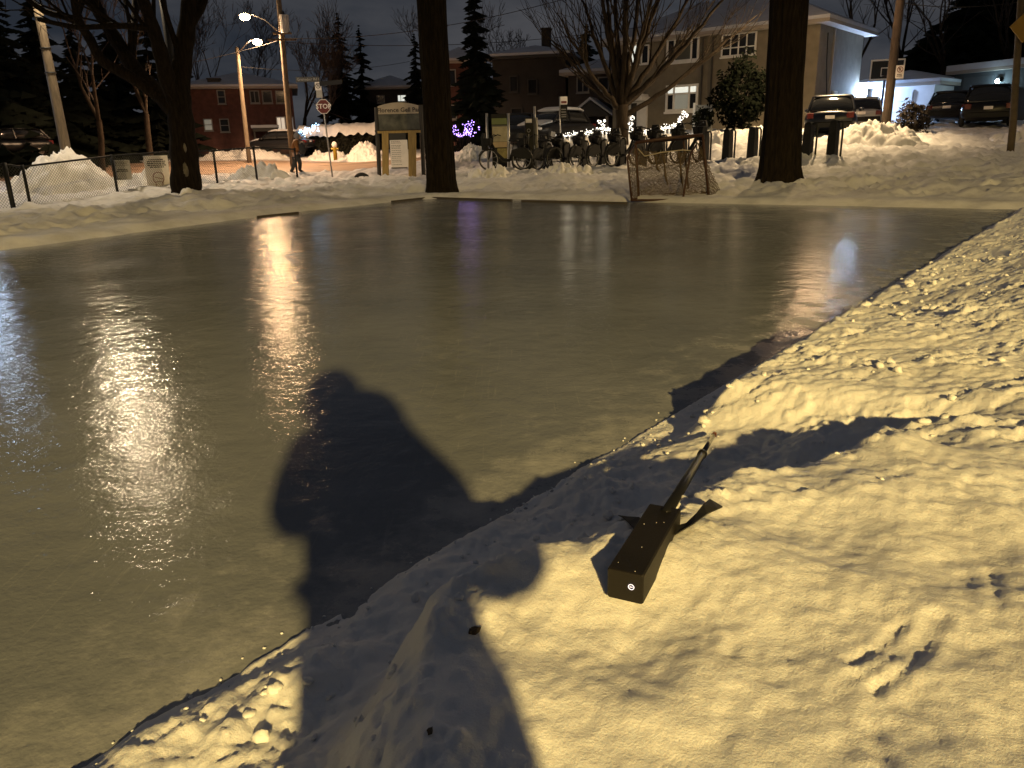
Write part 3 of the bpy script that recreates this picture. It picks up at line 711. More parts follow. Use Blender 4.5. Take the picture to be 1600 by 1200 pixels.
limb([(205, 105, .6), (208, 60, 1.2), (212, 10, 2.0), (212, -50, 2.4)], .13, .08, 7, 4)
a.build('trunk', BARK, t, smooth=True, world=True); b.build('crown', BARK2, t, smooth=True, world=True)
SCAR = mat('pale_scar', (.12, .105, .08), .9, .3, 9)
for (x, y, w, h) in ((290, 265, .065, .17), (289, 231, .03, .11)):
    q = at_Y(x, y, 21.62); MB().sphere(tuple(q), (w, .06, h), 12, 9, .22, rnd).build('bark_scar', SCAR, t, smooth=True, world=True)

def conifer(label, px_, py_base, py_top, Y, width, seed, group=None, dens=1.0, name='conifer'):
    q = at_Y(px_, py_base, Y); tp = at_Y(px_, py_top, Y); zb = gz(q.x, Y); hgt = tp.z - zb; rnd = random.Random(seed)
    t = thing(name, label, 'tree', (q.x, Y, zb), 0, group)
    MB().tube([(0, 0, -.2), (0, 0, hgt * .95)], [hgt * .018 + .05, .02], 7).build('trunk', BARK, t, smooth=True)
    m_ = MB(); n = int(260 * dens)
    for i in range(n):
        f_ = rnd.random() ** 1.35; z = hgt * (.04 + .96 * f_); R = width * .5 * (1 - f_) ** .8 * rnd.uniform(.45, 1.12) + .06
        a_ = rnd.uniform(0, 6.283); dx, dy = math.cos(a_), math.sin(a_); sag = R * rnd.uniform(.05, .4)
        # a bough: a few ragged overlapping blades
        for k in range(6):
            u = .2 + .8 * k / 5; cx, cy, cz = dx * R * u, dy * R * u, z - sag * u * u
            w = R * .24 * (1.15 - u * .6) + .06; lx, ly = -dy, dx; j = rnd.uniform(-.3, .3)
            m_.add([(cx - lx * w - dx * .1, cy - ly * w - dy * .1, cz - w * .5 + j * .2), (cx + dx * w * 1.4, cy + dy * w * 1.4, cz - w * .2), (cx + lx * w - dx * .1, cy + ly * w - dy * .1, cz - w * .5 - j * .2), (cx - dx * w * .3, cy - dy * w * .3, cz + w * .45)], [(0, 1, 3), (1, 2, 3)])
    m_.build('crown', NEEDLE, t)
    return t
conifer('tall dense spruce between the middle trunk and the dark house', 748, 214, -40, 44, 3.1, 31, dens=1.5)
conifer('pointed pine left of the pair of pines behind the stop sign', 541, 200, 20, 70, 5.0, 32, 'pines behind the stop sign', 1.0)
conifer('shorter pointed pine right of the pair behind the stop sign', 572, 200, 38, 72, 3.6, 33, 'pines behind the stop sign', .8)
conifer('pine partly hidden behind the left side of the middle trunk', 655, 200, 52, 66, 3.6, 34, None, .8)
conifer('dark pine standing behind the fan shaped tree', 916, 190, 38, 54, 4.6, 35, None, 1.0)
for i, (x, top, Y, w) in enumerate(((18, -60, 48, 7), (85, -10, 52, 7), (140, 40, 56, 6), (195, 10, 60, 7), (250, 25, 58, 6), (-40, -80, 44, 8), (290, 60, 70, 6))):
    conifer(('tall dark evergreen above the cool lit heap at the far left', 'dark evergreen right behind the leaning bare pole', 'dark evergreen between the leaning pole and the forked left tree', 'dark evergreen behind the grey notice on the fence', 'dark evergreen directly behind the trunk of the forked left tree', 'nearest dark evergreen cut off by the left edge', 'farthest dark evergreen beside the brick house')[i], x, 215, top, Y, w, 40 + i, 'dark evergreens behind the left fence', 1.0)
for i, (x, top, Y, w) in enumerate(((1440, 40, 52, 8), (1490, -30, 56, 12), (1540, -80, 58, 13), (1600, -60, 60, 13), (1665, -60, 56, 12))):
    conifer(('dark evergreen behind the bush and pale garage', 'dark evergreen between the two garages', 'tall dark evergreen above the roof of the dark garage', 'tallest dark evergreen behind the yellow sign post', 'dark evergreen cut off by the right edge')[i], x, 180, top, Y, w, 60 + i, 'dark evergreens behind the garages', 1.0)

def shrub(name, label, c, r, m, seed, n=900, leaf=.09, cat='shrub'):
    rnd = random.Random(seed); t = thing(name, label, cat, c); m_ = MB(); st = MB()
    for k in range(7):
        a_ = rnd.uniform(0, 6.28); st.tube([(0, 0, -.1), (math.cos(a_) * r[0] * .3, math.sin(a_) * r[1] * .3, r[2] * .7), (math.cos(a_) * r[0] * .6, math.sin(a_) * r[1] * .6, r[2] * 1.4)], [.05, .03, .01], 5)
    st.build('stem', BARK, t)
    for i in range(n):
        v = Vector((rnd.gauss(0, 1), rnd.gauss(0, 1), rnd.gauss(0, 1))).normalized(); k = rnd.uniform(.55, 1.05) * (1 + .24 * math.sin(5 * v.x + seed) * math.cos(4 * v.z + 2 * v.y) + .12 * math.sin(11 * v.x + 7 * v.z))
        p = Vector((v.x * r[0] * k, v.y * r[1] * k, r[2] + v.z * r[2] * k))
        if p.z < 0: continue
        A = Vector((rnd.gauss(0, 1), rnd.gauss(0, 1), rnd.gauss(0, 1))).normalized() * leaf * rnd.uniform(.6, 1.6); B = A.orthogonal().normalized() * leaf * rnd.uniform(.4, 1.0)
        m_.add([p - A, p + B, p + A, p - B], [(0, 1, 2, 3)])
    m_.build('foliage', m, t)
    return t
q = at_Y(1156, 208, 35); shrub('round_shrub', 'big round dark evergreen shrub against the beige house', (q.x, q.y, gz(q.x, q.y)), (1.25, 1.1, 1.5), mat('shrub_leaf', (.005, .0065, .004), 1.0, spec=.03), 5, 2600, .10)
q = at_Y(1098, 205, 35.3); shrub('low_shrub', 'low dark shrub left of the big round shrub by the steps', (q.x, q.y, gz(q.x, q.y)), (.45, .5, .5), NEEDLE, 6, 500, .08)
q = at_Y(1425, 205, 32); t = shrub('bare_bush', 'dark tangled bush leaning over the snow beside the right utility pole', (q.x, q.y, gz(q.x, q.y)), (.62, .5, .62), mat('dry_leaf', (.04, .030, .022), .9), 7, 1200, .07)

# bare background trees
for i, (x, Y, h_, sd_) in enumerate(((335, 68, 13, 1), (400, 72, 14, 2), (470, 66, 12, 3), (225, 46, 13, 4), (150, 44, 12, 5), (505, 62, 9, 15))):
    q = at_Y(x, 215, Y); bare_tree(('bare tree over the chimney of the brick house', 'bare tree over the middle of the brick house roof', 'bare tree between the lamp pole and the pines', 'slim bare tree between fence notices and forked tree', 'slim bare tree right of the leaning bare pole', 'low bare tree behind the stop sign')[i], (q.x, Y, gz(q.x, Y)), h_, .20, 6, 100 + sd_, group='bare trees behind the brick house', spread=.55, rmin=.014, first=.26)
for i, (x, Y, h_, sd_) in enumerate(((828, 64, 11, 6), (1330, 56, 14, 7), (1395, 60, 15, 8), (1460, 50, 13, 9), (1560, 52, 13, 10), (700, 72, 12, 11))):
    q = at_Y(x, 205, Y); bare_tree(('bare tree beside the tall chimney of the unlit house', 'bare tree right behind the big beige house', 'bare tree above the pale garage roof', 'bare tree between the right utility pole and dark garage', 'bare tree over the dark garage', 'bare tree just right of the middle trunk')[i], (q.x, Y, gz(q.x, Y)), h_, .20, 6, 200 + sd_, group='bare trees above the far roofs', spread=.55, rmin=.014, first=.26)
# fan shaped tree by the string lights
qf = at_Y(972, 214, 33.5); tf = thing('fan_tree', 'bare tree whose many branches fan out above the string lights', 'tree', (qf.x, 33.5, gz(qf.x, 33.5)))
a, b = MB(), MB(); rnd = random.Random(77)
q1 = at_Y(971, 170, 33.5)
a.tube([qf + Vector((0, 0, -.5)), qf.lerp(q1, .5), q1 + Vector((0, 0, .15))], [.30, .24, .26], 12)
for (x, y, dy) in ((872, 22, -1.5), (896, -40, 1.2), (925, -110, -.8), (955, -150, 1.5), (985, -150, -1.6), (1018, -130, .8), (1060, -100, -1), (1105, -62, .7), (1150, -28, -1.2), (1182, 22, .5), (1088, 36, 1.6), (862, 60, 1), (940, -60, 2), (1035, -70, -2)):
    e = at_Y(x, y, 33.5 + dy); st = q1 + Vector((rnd.uniform(-.1, .1), 0, rnd.uniform(-.3, .15))); mid = st.lerp(e, .42) + Vector(((e.x - st.x) * .06, 0, .2 if abs(e.x - st.x) < 2 else -.35))
    pts = []; n = 15
    for i in range(n + 1):
        u = i / n; pts.append((1 - u) ** 2 * st + 2 * u * (1 - u) * mid + u * u * e + Vector((rnd.uniform(-.05, .05), rnd.uniform(-.05, .05), rnd.uniform(-.05, .05))))
    rs = [.115 * (1 - u / n) ** .8 + .016 for u in range(n + 1)]; a.tube(pts, rs, 6, caps=False)
    for i in range(4, n):
        if rnd.random() < .75:
            dd = (pts[min(i + 1, n)] - pts[i - 1]).normalized()
            grow(a, b, pts[i], dd + Vector((rnd.uniform(-.6, .6), rnd.uniform(-.6, .6), rnd.uniform(-.1, .4))), rs[i] * .42, rnd.uniform(.8, 1.6), 2, rnd, .4, .08, rmin=.008, crown_at=0)
a.build('trunk', BARK2, tf, smooth=True, world=True); b.build('crown', BARK2, tf, smooth=True, world=True)
#@@PART2
# ------------------------------------------------------------------ snow piles
def snow_pile(label, pxl, pxr, py_base, py_top, Y, ry, seed, px_top=None, rough=1.2, m=SNOW_PILE, n=64):
    L_, R_ = at_Y(pxl, py_base, Y), at_Y(pxr, py_base, Y); top = at_Y(px_top or (pxl + pxr) / 2, py_top, Y); c = (L_ + R_) / 2; rx_ = (R_ - L_).length / 2
    zb = gz(c.x, Y); hh = max(.3, top.z - zb); sh = (top.x - c.x) / rx_
    g = np.linspace(-1.15, 1.15, n); vy, vx = np.meshgrid(g, g, indexing='ij')
    wx = (vx - sh * np.exp(-(vx ** 2 + vy ** 2) * 1.2) * .6); rad = np.hypot(wx, vy) + .13 * fbm(vx, vy, 1.6, 3, seed)
    prof = np.clip(1 - rad ** 2.3, -.4, 1)
    X_ = vx * rx_; Y_ = vy * ry
    z = hh * prof + rough * np.clip(prof + .3, 0, 1) * (fbm(X_ + seed, Y_, .9, 3, seed + 1) * .16 + fbm(X_, Y_, 2.4, 4, seed + 2, .62, True) * .11)
    o = np_mesh('snow_pile', np.stack([X_, Y_, z], -1).reshape(-1, 3), grid_faces(n, n), m)
    o.location = (c.x, Y, zb - .12); tag(o, label, 'snow pile')
    return o
snow_pile('largest snow pile on the left, behind the chain link fence and its leaning pole', 18, 178, 300, 238, 25.3, 1.9, 11, 100)
snow_pile('low snow heap with a flat crest just behind the left fence post', 150, 262, 300, 268, 26.5, 1.3, 12)
snow_pile('pointed warm lit snow pile at the foot of the right utility pole', 1302, 1430, 232, 189, 28.5, 2.2, 13, 1358)
snow_pile('snow pile at the right edge behind the yellow sign post', 1555, 1680, 232, 192, 27, 2.0, 14)
snow_pile('rough ploughed snow bank across the road behind the stop sign', 474, 548, 252, 236, 57, 1.6, 15, None, 1.6)
snow_pile('tallest ploughed snow bank across the road left of the park sign', 535, 606, 252, 222, 56.5, 1.7, 16, 580, 1.8)
snow_pile('ploughed snow bank along the road in front of the brick house', 300, 456, 250, 233, 57, 1.4, 17, None, 1.4)
snow_pile('snow mound between the middle trunk and the map stand', 700, 762, 258, 226, 36, 1.6, 18, 745)
snow_pile('grey snow heap beside the fence left of the walking person', 345, 462, 276, 254, 30.5, 1.4, 19, 410)
snow_pile('yellow lit snow pile right of the docked bikes', 1095, 1150, 248, 203, 31.5, 1.8, 20, 1110, .7)
snow_pile('wide snow bank between the goal and the thick trunk, below the shrub', 1120, 1215, 240, 196, 33.5, 1.8, 21, 1185, .8)
snow_pile('yellow lit snow bank behind the middle bikes under the string lights', 838, 1000, 250, 213, 34, 2.0, 22, 930, .9)
snow_pile('snow bank behind the goal under the right run of string lights', 985, 1085, 246, 206, 33.6, 1.6, 23, 1040, .9)
snow_pile('small pointed snow heap at the foot of the forked left tree', 277, 311, 306, 290, 21.3, .45, 24, 293, .5, SNOW_PILE, 26)
snow_pile('clump of shovelled snow on the near bank left of the left bikes', 722, 812, 280, 258, 26, 1.0, 25, None, 1.5)
snow_pile('shovelled snow ridge hiding the lower wheels of the middle bikes', 806, 960, 284, 254, 25.5, 1.1, 26, None, 1.5)

# ------------------------------------------------------------------ houses
FRAMEG = mat('dimmed_frame', (.20, .195, .185), .7)  # darkened copy of the white frame paint, dimness put into far houses' colour
class House:
    def __init__(s, label, pa, pb, ya, yb, depth, z0, ze, wall, name='house', over=.45, rise=1.5, roof='hip', eave_m=SOFFIT, roof_m=ROOF_SNOW, eave_px=None, ridge_px=None):
        s.bright = wall is BEIGE
        A, B = at_Y(pa, 200, ya), at_Y(pb, 200, yb); s.A = Vector((A.x, ya, z0)); B = Vector((B.x, yb, z0))
        s.ex = (B - s.A).normalized(); s.L = (B - s.A).length; s.ey = Vector((-s.ex.y, s.ex.x, 0)); s.D = depth; s.z0 = z0
        if eave_px: ze = s.loc(*eave_px)[1] + z0
        hh = ze - z0; s.h = hh
        if ridge_px:
            mid = s.A + s.ex * s.L / 2 + s.ey * (depth / 2); rise = max(.5, at_Y(ridge_px[0], ridge_px[1], mid.y).z - ze - .16)
        s.t = thing(name, label, 'house', s.A, math.atan2(s.ex.y, s.ex.x)); s.rise = rise
        MB().box(0, s.L, 0, depth, -1.5, hh).build('wall', wall, s.t)
        o = over
        ev = MB(); ev.box(-o, s.L + o, -o, depth + o, hh + .002, hh + .16); ev.build('eave', eave_m, s.t)
        r = MB(); z1 = hh + .165
        w = min(depth, s.L) / 2 + o
        if roof == 'hip':
            if s.L >= depth: a, b = (-o + w, depth / 2), (s.L + o - w, depth / 2)
            else: a, b = (s.L / 2, -o + w), (s.L / 2, depth + o - w)
            n = [(-o, -o, z1), (s.L + o, -o, z1), (s.L + o, depth + o, z1), (-o, depth + o, z1)]
            n2 = [(x, y, z + .14) for x, y, z in n]; rd = [(a[0], a[1], z1 + rise), (b[0], b[1], z1 + rise)]
            r.add(n + n2 + rd, [(3, 2, 1, 0), (0, 1, 5, 4), (1, 2, 6, 5), (2, 3, 7, 6), (3, 0, 4, 7)] + ([(4, 5, 9, 8), (5, 6, 9), (6, 7, 8, 9), (7, 4, 8)] if s.L >= depth else [(4, 5, 8), (5, 6, 9, 8), (6, 7, 9), (7, 4, 8, 9)]))
        elif roof == 'gable':   # ridge runs back from the front
            pr = [(-o, z1), (s.L + o, z1), (s.L + o, z1 + .12), (s.L / 2, z1 + rise), (-o, z1 + .12)]
            r.prism(pr, -o, depth + o)
        else:
            r.box(-o, s.L + o, -o, depth + o, z1, z1 + .28)
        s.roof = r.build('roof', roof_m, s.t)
    def loc(s, x, y):
        d = ray(x, y); o = Vector((0, 0, H)); k = (s.A - o).dot(s.ey) / d.dot(s.ey); p = o + d * k - s.A
        return p.dot(s.ex), p.z
    def window(s, x0, y0, x1, y1, glass=GLASS_D, cols=(0, 1), rows=(0, 1), fr=.07, frame_m=None, mats=None, name='window'):
        frame_m = frame_m or (WHITEP if s.bright else FRAMEG)
        ua, za = s.loc(x0, (y0 + y1) / 2)[0], s.loc((x0 + x1) / 2, y0)[1]; ub, zb = s.loc(x1, (y0 + y1) / 2)[0], s.loc((x0 + x1) / 2, y1)[1]
        za, zb = zb, za
        w = MB(); f = fr
        for p in ((ua - f, ub + f, zb, zb + f), (ua - f, ub + f, za - f, za), (ua - f, ua, za, zb), (ub, ub + f, za, zb)): w.box(p[0], p[1], -.08, .03, p[2], p[3])
        for c in cols[1:-1]: u = ua + (ub - ua) * c; w.box(u - f * .42, u + f * .42, -.07, .03, za, zb)
        for r_ in rows[1:-1]: z = za + (zb - za) * r_; w.box(ua, ub, -.065, .03, z - f * .35, z + f * .35)
        wo_ = w.build(name, frame_m, s.t)
        k = 0
        for i in range(len(cols) - 1):
            for j in range(len(rows) - 1):
                g = mats[k] if mats else glass; k += 1
                MB().box(ua + (ub - ua) * cols[i], ua + (ub - ua) * cols[i + 1], -.03, .02, za + (zb - za) * rows[j], za + (zb - za) * rows[j + 1]).build('pane', g, wo_)
        sl = MB(); sl.box(ua - f * 1.4, ub + f * 1.4, -.13, .0, za - f * 1.9, za - f); sl.build('sill', frame_m, wo_)
        return wo_
    def chimney(s, x, y0, w, ytop, m=BRICKM, back=2.0):
        u = s.loc(x, y0)[0]; hgt = at_Y(x, ytop, (s.A + s.ex * u + s.ey * back).y).z - s.A.z; c = MB(); c.bbox(u - w / 2, u + w / 2, back, back + w, s.h + .1, hgt, .03); c.bbox(u - w / 2 - .06, u + w / 2 + .06, back - .06, back + w + .06, hgt + .002, hgt + .1, .02)
        return c.build('chimney', m, s.roof)

# brick house on the left
h1 = House('two storey red brick house with snowy hip roof behind the lamp poles', 292, 462, 61, 63, 8.5, .1, 5.9, BRICKM, rise=1.9, eave_px=(380, 139), ridge_px=(420, 112))
h1.window(341, 142, 351, 161, rows=(0, .5, 1)); h1.window(320, 187, 331, 203, WINGLOW2, rows=(0, .5, 1)); h1.window(345, 187, 357, 205, rows=(0, .5, 1))
h1.window(392, 143, 404, 160, cols=(0, .5, 1)); h1.window(411, 143, 424, 160); h1.window(432, 143, 444, 160)
h1.chimney(333, 125, .9, 124, DARKTRIM, back=.3)
pm = MB(); u0, u1 = h1.loc(396, 200)[0], h1.loc(434, 200)[0]; pm.box(u0, u1, -1.6, 0, 2.35, 2.6); pm.build('porch_roof', DARKTRIM, h1.t)
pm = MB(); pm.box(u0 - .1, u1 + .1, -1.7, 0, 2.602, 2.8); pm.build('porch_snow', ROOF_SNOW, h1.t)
for u in (u0 + .1, u1 - .1): MB().box(u - .06, u + .06, -1.5, -1.38, -.6, 2.35).build('porch_post', DARKTRIM, h1.t)
h1.window(434, 184, 445, 204, WINWARM, frame_m=WHITEP, cols=(0, .5, 1)); h1.window(449, 184, 458, 204, mat('curtained_window', (.4, .4, .42), .6, emit=(.7, .72, .8), estr=.10))
# house behind the stop sign
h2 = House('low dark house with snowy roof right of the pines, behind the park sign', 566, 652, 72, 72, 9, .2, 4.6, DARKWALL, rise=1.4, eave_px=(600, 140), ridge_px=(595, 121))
h2.window(622, 149, 634, 158, WINGLOW, cols=(0, .35, 1), fr=.05); h2.window(590, 150, 600, 160)
# brick house behind the middle trunk
h3 = House('narrow brick house half hidden behind the middle trunk and the spruce', 690, 752, 56, 56, 8, .6, 6.2, BRICKM, rise=1.3, eave_px=(712, 99), ridge_px=(722, 80))
h3.window(699, 110, 711, 132); h3.window(741, 151, 750, 157, WINWARM, fr=.03, frame_m=DARKTRIM); h3.window(700, 165, 712, 185)
# dark house with tall chimney
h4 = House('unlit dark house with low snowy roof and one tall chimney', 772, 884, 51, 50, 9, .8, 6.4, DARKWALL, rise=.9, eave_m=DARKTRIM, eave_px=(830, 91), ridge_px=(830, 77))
h4.chimney(843, 80, .55, 46, DARKWALL, back=2.2); h4.window(826, 125, 838, 145, frame_m=DARKTRIM); h4.window(798, 120, 808, 142, frame_m=DARKTRIM); h4.window(800, 170, 815, 190, frame_m=DARKTRIM)
# house with gabled porch roof
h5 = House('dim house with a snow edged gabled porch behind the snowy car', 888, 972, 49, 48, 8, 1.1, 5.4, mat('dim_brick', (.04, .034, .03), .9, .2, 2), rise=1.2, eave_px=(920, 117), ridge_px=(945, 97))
h5.window(903, 121, 919, 143, cols=(0, .5, 1)); h5.window(936, 122, 950, 140)
ua, ub = h5.loc(903, 170)[0], h5.loc(962, 170)[0]; zt = h5.loc(930, 157)[1]; zb_ = h5.loc(930, 180)[1]
pr = MB(); pr.prism([(ua, zb_ - .1), (ub, zb_ - .1), ((ua + ub) / 2, zt - .1)], -1.8, 0); pr.build('porch_gable', DARKTRIM, h5.t)
sn = MB(); mid_ = (ua + ub) / 2
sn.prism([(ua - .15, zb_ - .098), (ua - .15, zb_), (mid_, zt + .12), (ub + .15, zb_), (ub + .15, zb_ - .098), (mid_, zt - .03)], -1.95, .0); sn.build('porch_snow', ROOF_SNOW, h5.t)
for u in (ua + .2, ub - .2): MB().box(u - .08, u + .08, -1.7, -1.55, -.8, zb_ - .1).build('porch_post', SOFFIT, h5.t)
h5.window(908, 186, 925, 202, frame_m=DARKTRIM)
# big beige house
h6 = House('large beige two storey house with lit lower bay window and snowy hip roof', 957, 1268, 45, 38, 6.6, 1.2, 6.75, BEIGE, rise=1.9, over=.55, eave_px=(1200, 46), ridge_px=(1180, -4))
gp = [WINGLOW2, WINGLOW] * 3
h6.window(1044, 136, 1088, 170, cols=(0, .22, .76, 1), rows=(0, .70, 1), fr=.12, mats=[GLASS_D, WINGLOW, WINGLOW2, WINGLOW, GLASS_D, WINGLOW])
h6.window(1045, 62, 1090, 93, cols=(0, .22, .80, 1), fr=.10, mats=[GLASS_D, mat('paler_glass', (.09, .09, .07), .25), GLASS_D])  # centre pane has a paler base colour than the side panes
h6.window(1130, 54, 1180, 85, cols=(0, .25, .5, .75, 1), rows=(0, .36, 1), fr=.07)
h6.window(984, 72, 997, 98, WINGLOW, fr=.08); h6.window(1004, 72, 1013, 98, fr=.06)
# entrance: canopy, white side panel, dark door with frame
d0, d1, dt, db = h6.loc(985, 180)[0], h6.loc(1012, 180)[0], h6.loc(998, 159)[1], -.1
cp = MB(); cp.bbox(d0 - .25, d1 + .15, -1.0, 0, dt + .02, dt + .22, .03); cp.bbox(d0 - .15, d1 + .05, -.9, 0, dt + .222, dt + .36, .05); cp.build('canopy', WHITEP, h6.t)
dm = d0 + (d1 - d0) * .46
dr = MB(); dr.box(d0 + .06, dm - .05, -.05, .02, db, dt - .06); dro = dr.build('door', DARKTRIM, h6.t)
MB().sphere((dm - .15, -.08, 1.0), .04, 8, 6).build('handle', STEEL, dro)
fr = MB(); fr.box(d0 - .05, d0 + .06, -.10, .02, db, dt); fr.box(dm - .05, dm + .06, -.10, .02, db, dt); fr.box(d0 + .06, dm - .05, -.1, .02, dt - .06, dt); fr.build('door_frame', WHITEP, h6.t)
MB().box(dm + .06, d1, -.16, .02, db, dt).build('side_panel', WHITEP, h6.t)
for x in (1098, 1113):
    u = h6.loc(x, 120)[0]; MB().tube([(u, -.10, .2), (u, -.10, h6.h - .1)], .05, 6).build('downspout', DARKTRIM, h6.t)
sm_ = MB(); sm_.box(h6.L + .001, h6.L + .07, 1.9, 2.0, 0, h6.h); sm_.build('corner_strip', SOFFIT, h6.t)
MB().tube([(h6.L + .06, .9, h6.h - .3), (h6.L + .05, 1.1, 3.4), (h6.L + .06, 1.8, .8)], .018, 5).build('wall_cable', BLACKM, h6.t)
wm = MB(); wm.box(h6.L, h6.L + .06, 2.5, 3.1, .9, 2.1); wm.build('window', WHITEP, h6.t)
# porch wall with white post
q = at_Y(1094, 205, 36.2); t = thing('porch_screen', 'white post with grey privacy panel beside the beige house steps', 'screen', (q.x, q.y, gz(q.x, q.y)), -.5)
MB().bbox(-.36, -.24, -.06, .06, -.4, 1.25, .01).build('post', WHITEP, t); MB().box(-.24, .42, -.03, .03, .1, 1.15).build('panel', mat('grey_panel', (.25, .25, .24), .8), t); MB().bbox(.42, .52, -.05, .05, -.4, 1.2, .01).build('post', WHITEP, t)
# garage with flood light
h7 = House('pale garage with snowy hip roof lit by a white flood light', 1326, 1452, 44, 41, 5.5, 1.5, 3.75, mat('pale_siding', (.55, .56, .58), .8, .06, 2), 'garage', over=.35, rise=1.25, eave_px=(1370, 138), ridge_px=(1405, 111))
h7.t['category'] = 'garage'
u0 = h7.loc(1362, 165)[0]; u1 = h7.loc(1425, 165)[0]
gd = MB()
gdo = thing('x', 'x', 'x'); bpy.data.objects.remove(gdo)
MB().box(u0, u1, -.03, .02, -.2, 1.85).build('garage_door', mat('garage_door', (.62, .63, .65), .6), h7.t)
gdoor = h7.t.children[-1]
for k in range(4): MB().box(u0 + .03, u1 - .03, -.055, -.031, -.18 + k * .5, .28 + k * .5).build('panel', MATS['garage_door'], gdoor)
fx, fz = h7.loc(1347, 147); fl = MB(); fl.bbox(fx - .38, fx + .38, -.30, -.12, fz - .24, fz + .24, .03); fl.build('flood_light', BLACKM, h7.t)
fm = MB(); fm.box(fx - .36, fx + .36, -.325, -.305, fz - .22, fz + .22); fo = fm.build('flood_lens', mat('flood_glow', (.9, .9, .9), .5, emit=(.50, .70, 1.0), estr=420), h7.t)  # lens enlarged to the spread of the flood's glare
fp = h7.A + h7.ex * fx + h7.ey * (-.62) + Vector((0, 0, fz - .02))
add_light('flood_light_lamp', 'POINT', tuple(fp), FLOOD, .16)
# right house
h8 = House('dark garage on the right with flat snowy roof edge and a small lamp', 1480, 1660, 43, 37, 7, 1.9, 4.75, mat('dark_siding', (.05, .06, .07), .8, .1, 2), 'garage', over=.3, roof='flat', eave_px=(1540, 112))
h8.t['category'] = 'garage'
fx, fz = h8.loc(1563, 126); MB().bbox(fx - .12, fx + .12, -.2, 0, fz - .05, fz + .18, .02).build('lamp_housing', BLACKM, h8.t)
MB().sphere((fx, -.17, fz - .02), .11, 10, 7).build('lamp_bulb', mat('porch_glow', (.9, .9, .9), .5, emit=(.65, .92, 1.0), estr=40), h8.t, smooth=True)
pp = h8.A + h8.ex * fx + h8.ey * (-.42) + Vector((0, 0, fz - .05)); add_light('porch_lamp_light', 'POINT', tuple(pp), PORCH, .1)
ua = h8.loc(1545, 135); ub = h8.loc(1592, 134); MB().obox(((ua[0] + ub[0]) / 2, -.35, ua[1] - .12), ((ub[0] - ua[0]) / 2, 0, 0), (0, .34, -.05), (0, .01, .04)).build('awning', DARKTRIM, h8.t)
u0 = h8.loc(1500, 170)[0]; u1 = h8.loc(1545, 170)[0]; MB().box(u0, u1, -.03, .02, -.1, 2.0).build('garage_door', mat('dark_door', (.06, .07, .08), .6), h8.t)

# ------------------------------------------------------------------ hedge with snow, string lights, lit figures
q0, q1 = at_Y(475, 238, 60), at_Y(588, 238, 60); t = thing('hedge', 'long dark clipped hedge with a thick snow cap behind the stop sign', 'hedge', ((q0.x + q1.x) / 2, 60, .3))
hw = (q1.x - q0.x) / 2; rnd = random.Random(3); m_ = MB(); m_.box(-hw + .15, hw - .15, -.6, .6, -.4, 1.9)
for i in range(2600):
    p = Vector((rnd.uniform(-hw, hw), rnd.choice((-1, 1)) * rnd.uniform(.5, .8), rnd.uniform(-.3, 2.05))); A = Vector((rnd.gauss(0, 1), rnd.gauss(0, 1), rnd.gauss(0, 1))).normalized() * .12; B = A.orthogonal().normalized() * .07
    m_.add([p - A, p + B, p + A, p - B], [(0, 1, 2, 3)])
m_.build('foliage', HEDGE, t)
gx = np.linspace(-hw - .15, hw + .15, 70); gy = np.linspace(-.95, .95, 14); VY, VX = np.meshgrid(gy, gx, indexing='ij')
VZ = 2.0 + .42 * (1 - (VY / .95) ** 4) + .12 * fbm(VX, VY, 1.2, 3, 91) - .35 * (np.abs(VY) > .9) * (1 + gnoise(VX * 2, VY, 8)) + .12 * sstep(-hw, hw, VX)
np_mesh('snow_cap', np.stack([VX, VY, VZ], -1).reshape(-1, 3), grid_faces(*VX.shape), SNOW_PILE, t)

def light_string(label, pts, Y, n, seed, group):
    P_ = [at_Y(x, y, Y) for x, y in pts]; rnd = random.Random(seed); c0_ = P_[0]
    t = thing('string_lights', label, 'string lights', c0_, 0, group)
    MB().tube([p + Vector((0, 0, -.05)) for p in P_], .012, 4).build('cable', BLACKM, t, world=True)
    m_ = MB()
    for i in range(n):
        k = rnd.random() * (len(P_) - 1); a_ = int(k); p = P_[a_].lerp(P_[a_ + 1], k - a_) + Vector((rnd.gauss(0, .05), rnd.gauss(0, .12), rnd.gauss(0, .055)))
        m_.sphere(tuple(p), .017, 5, 4)
    m_.build('bulb', BULB, t, world=True, kind='stuff')
    sh = MB(); rr = MB()
    for i in range(14):
        k = i / 13 * (len(P_) - 1); a_ = min(int(k), len(P_) - 2); p = P_[a_].lerp(P_[a_ + 1], k - a_)
        rr.tube([p + Vector((0, .1, -1.4)), p + Vector((0, .1, -.02))], .03, 5)
    rr.tube([p + Vector((0, .1, -.02)) for p in P_], .035, 5)
    rr.build('railing', WHITEP, t, world=True)
    for k in (.2, .5, .8):
        f_ = k * (len(P_) - 1); a_ = int(f_); p = P_[a_].lerp(P_[a_ + 1], f_ - a_) + Vector((0, -.45, .12)); add_light('string_glow', 'POINT', tuple(p), ((1.0, .88, .66), 11), .22, t)
    return t
light_string('left run of white string lights on a low railing behind the middle bikes', [(868, 214), (900, 210), (930, 206), (953, 202)], 35.5, 230, 1, 'white string lights on railings')
light_string('right run of white string lights on a railing below the beige house window', [(984, 211), (1015, 205), (1045, 199), (1066, 195)], 35.3, 260, 2, 'white string lights on railings')
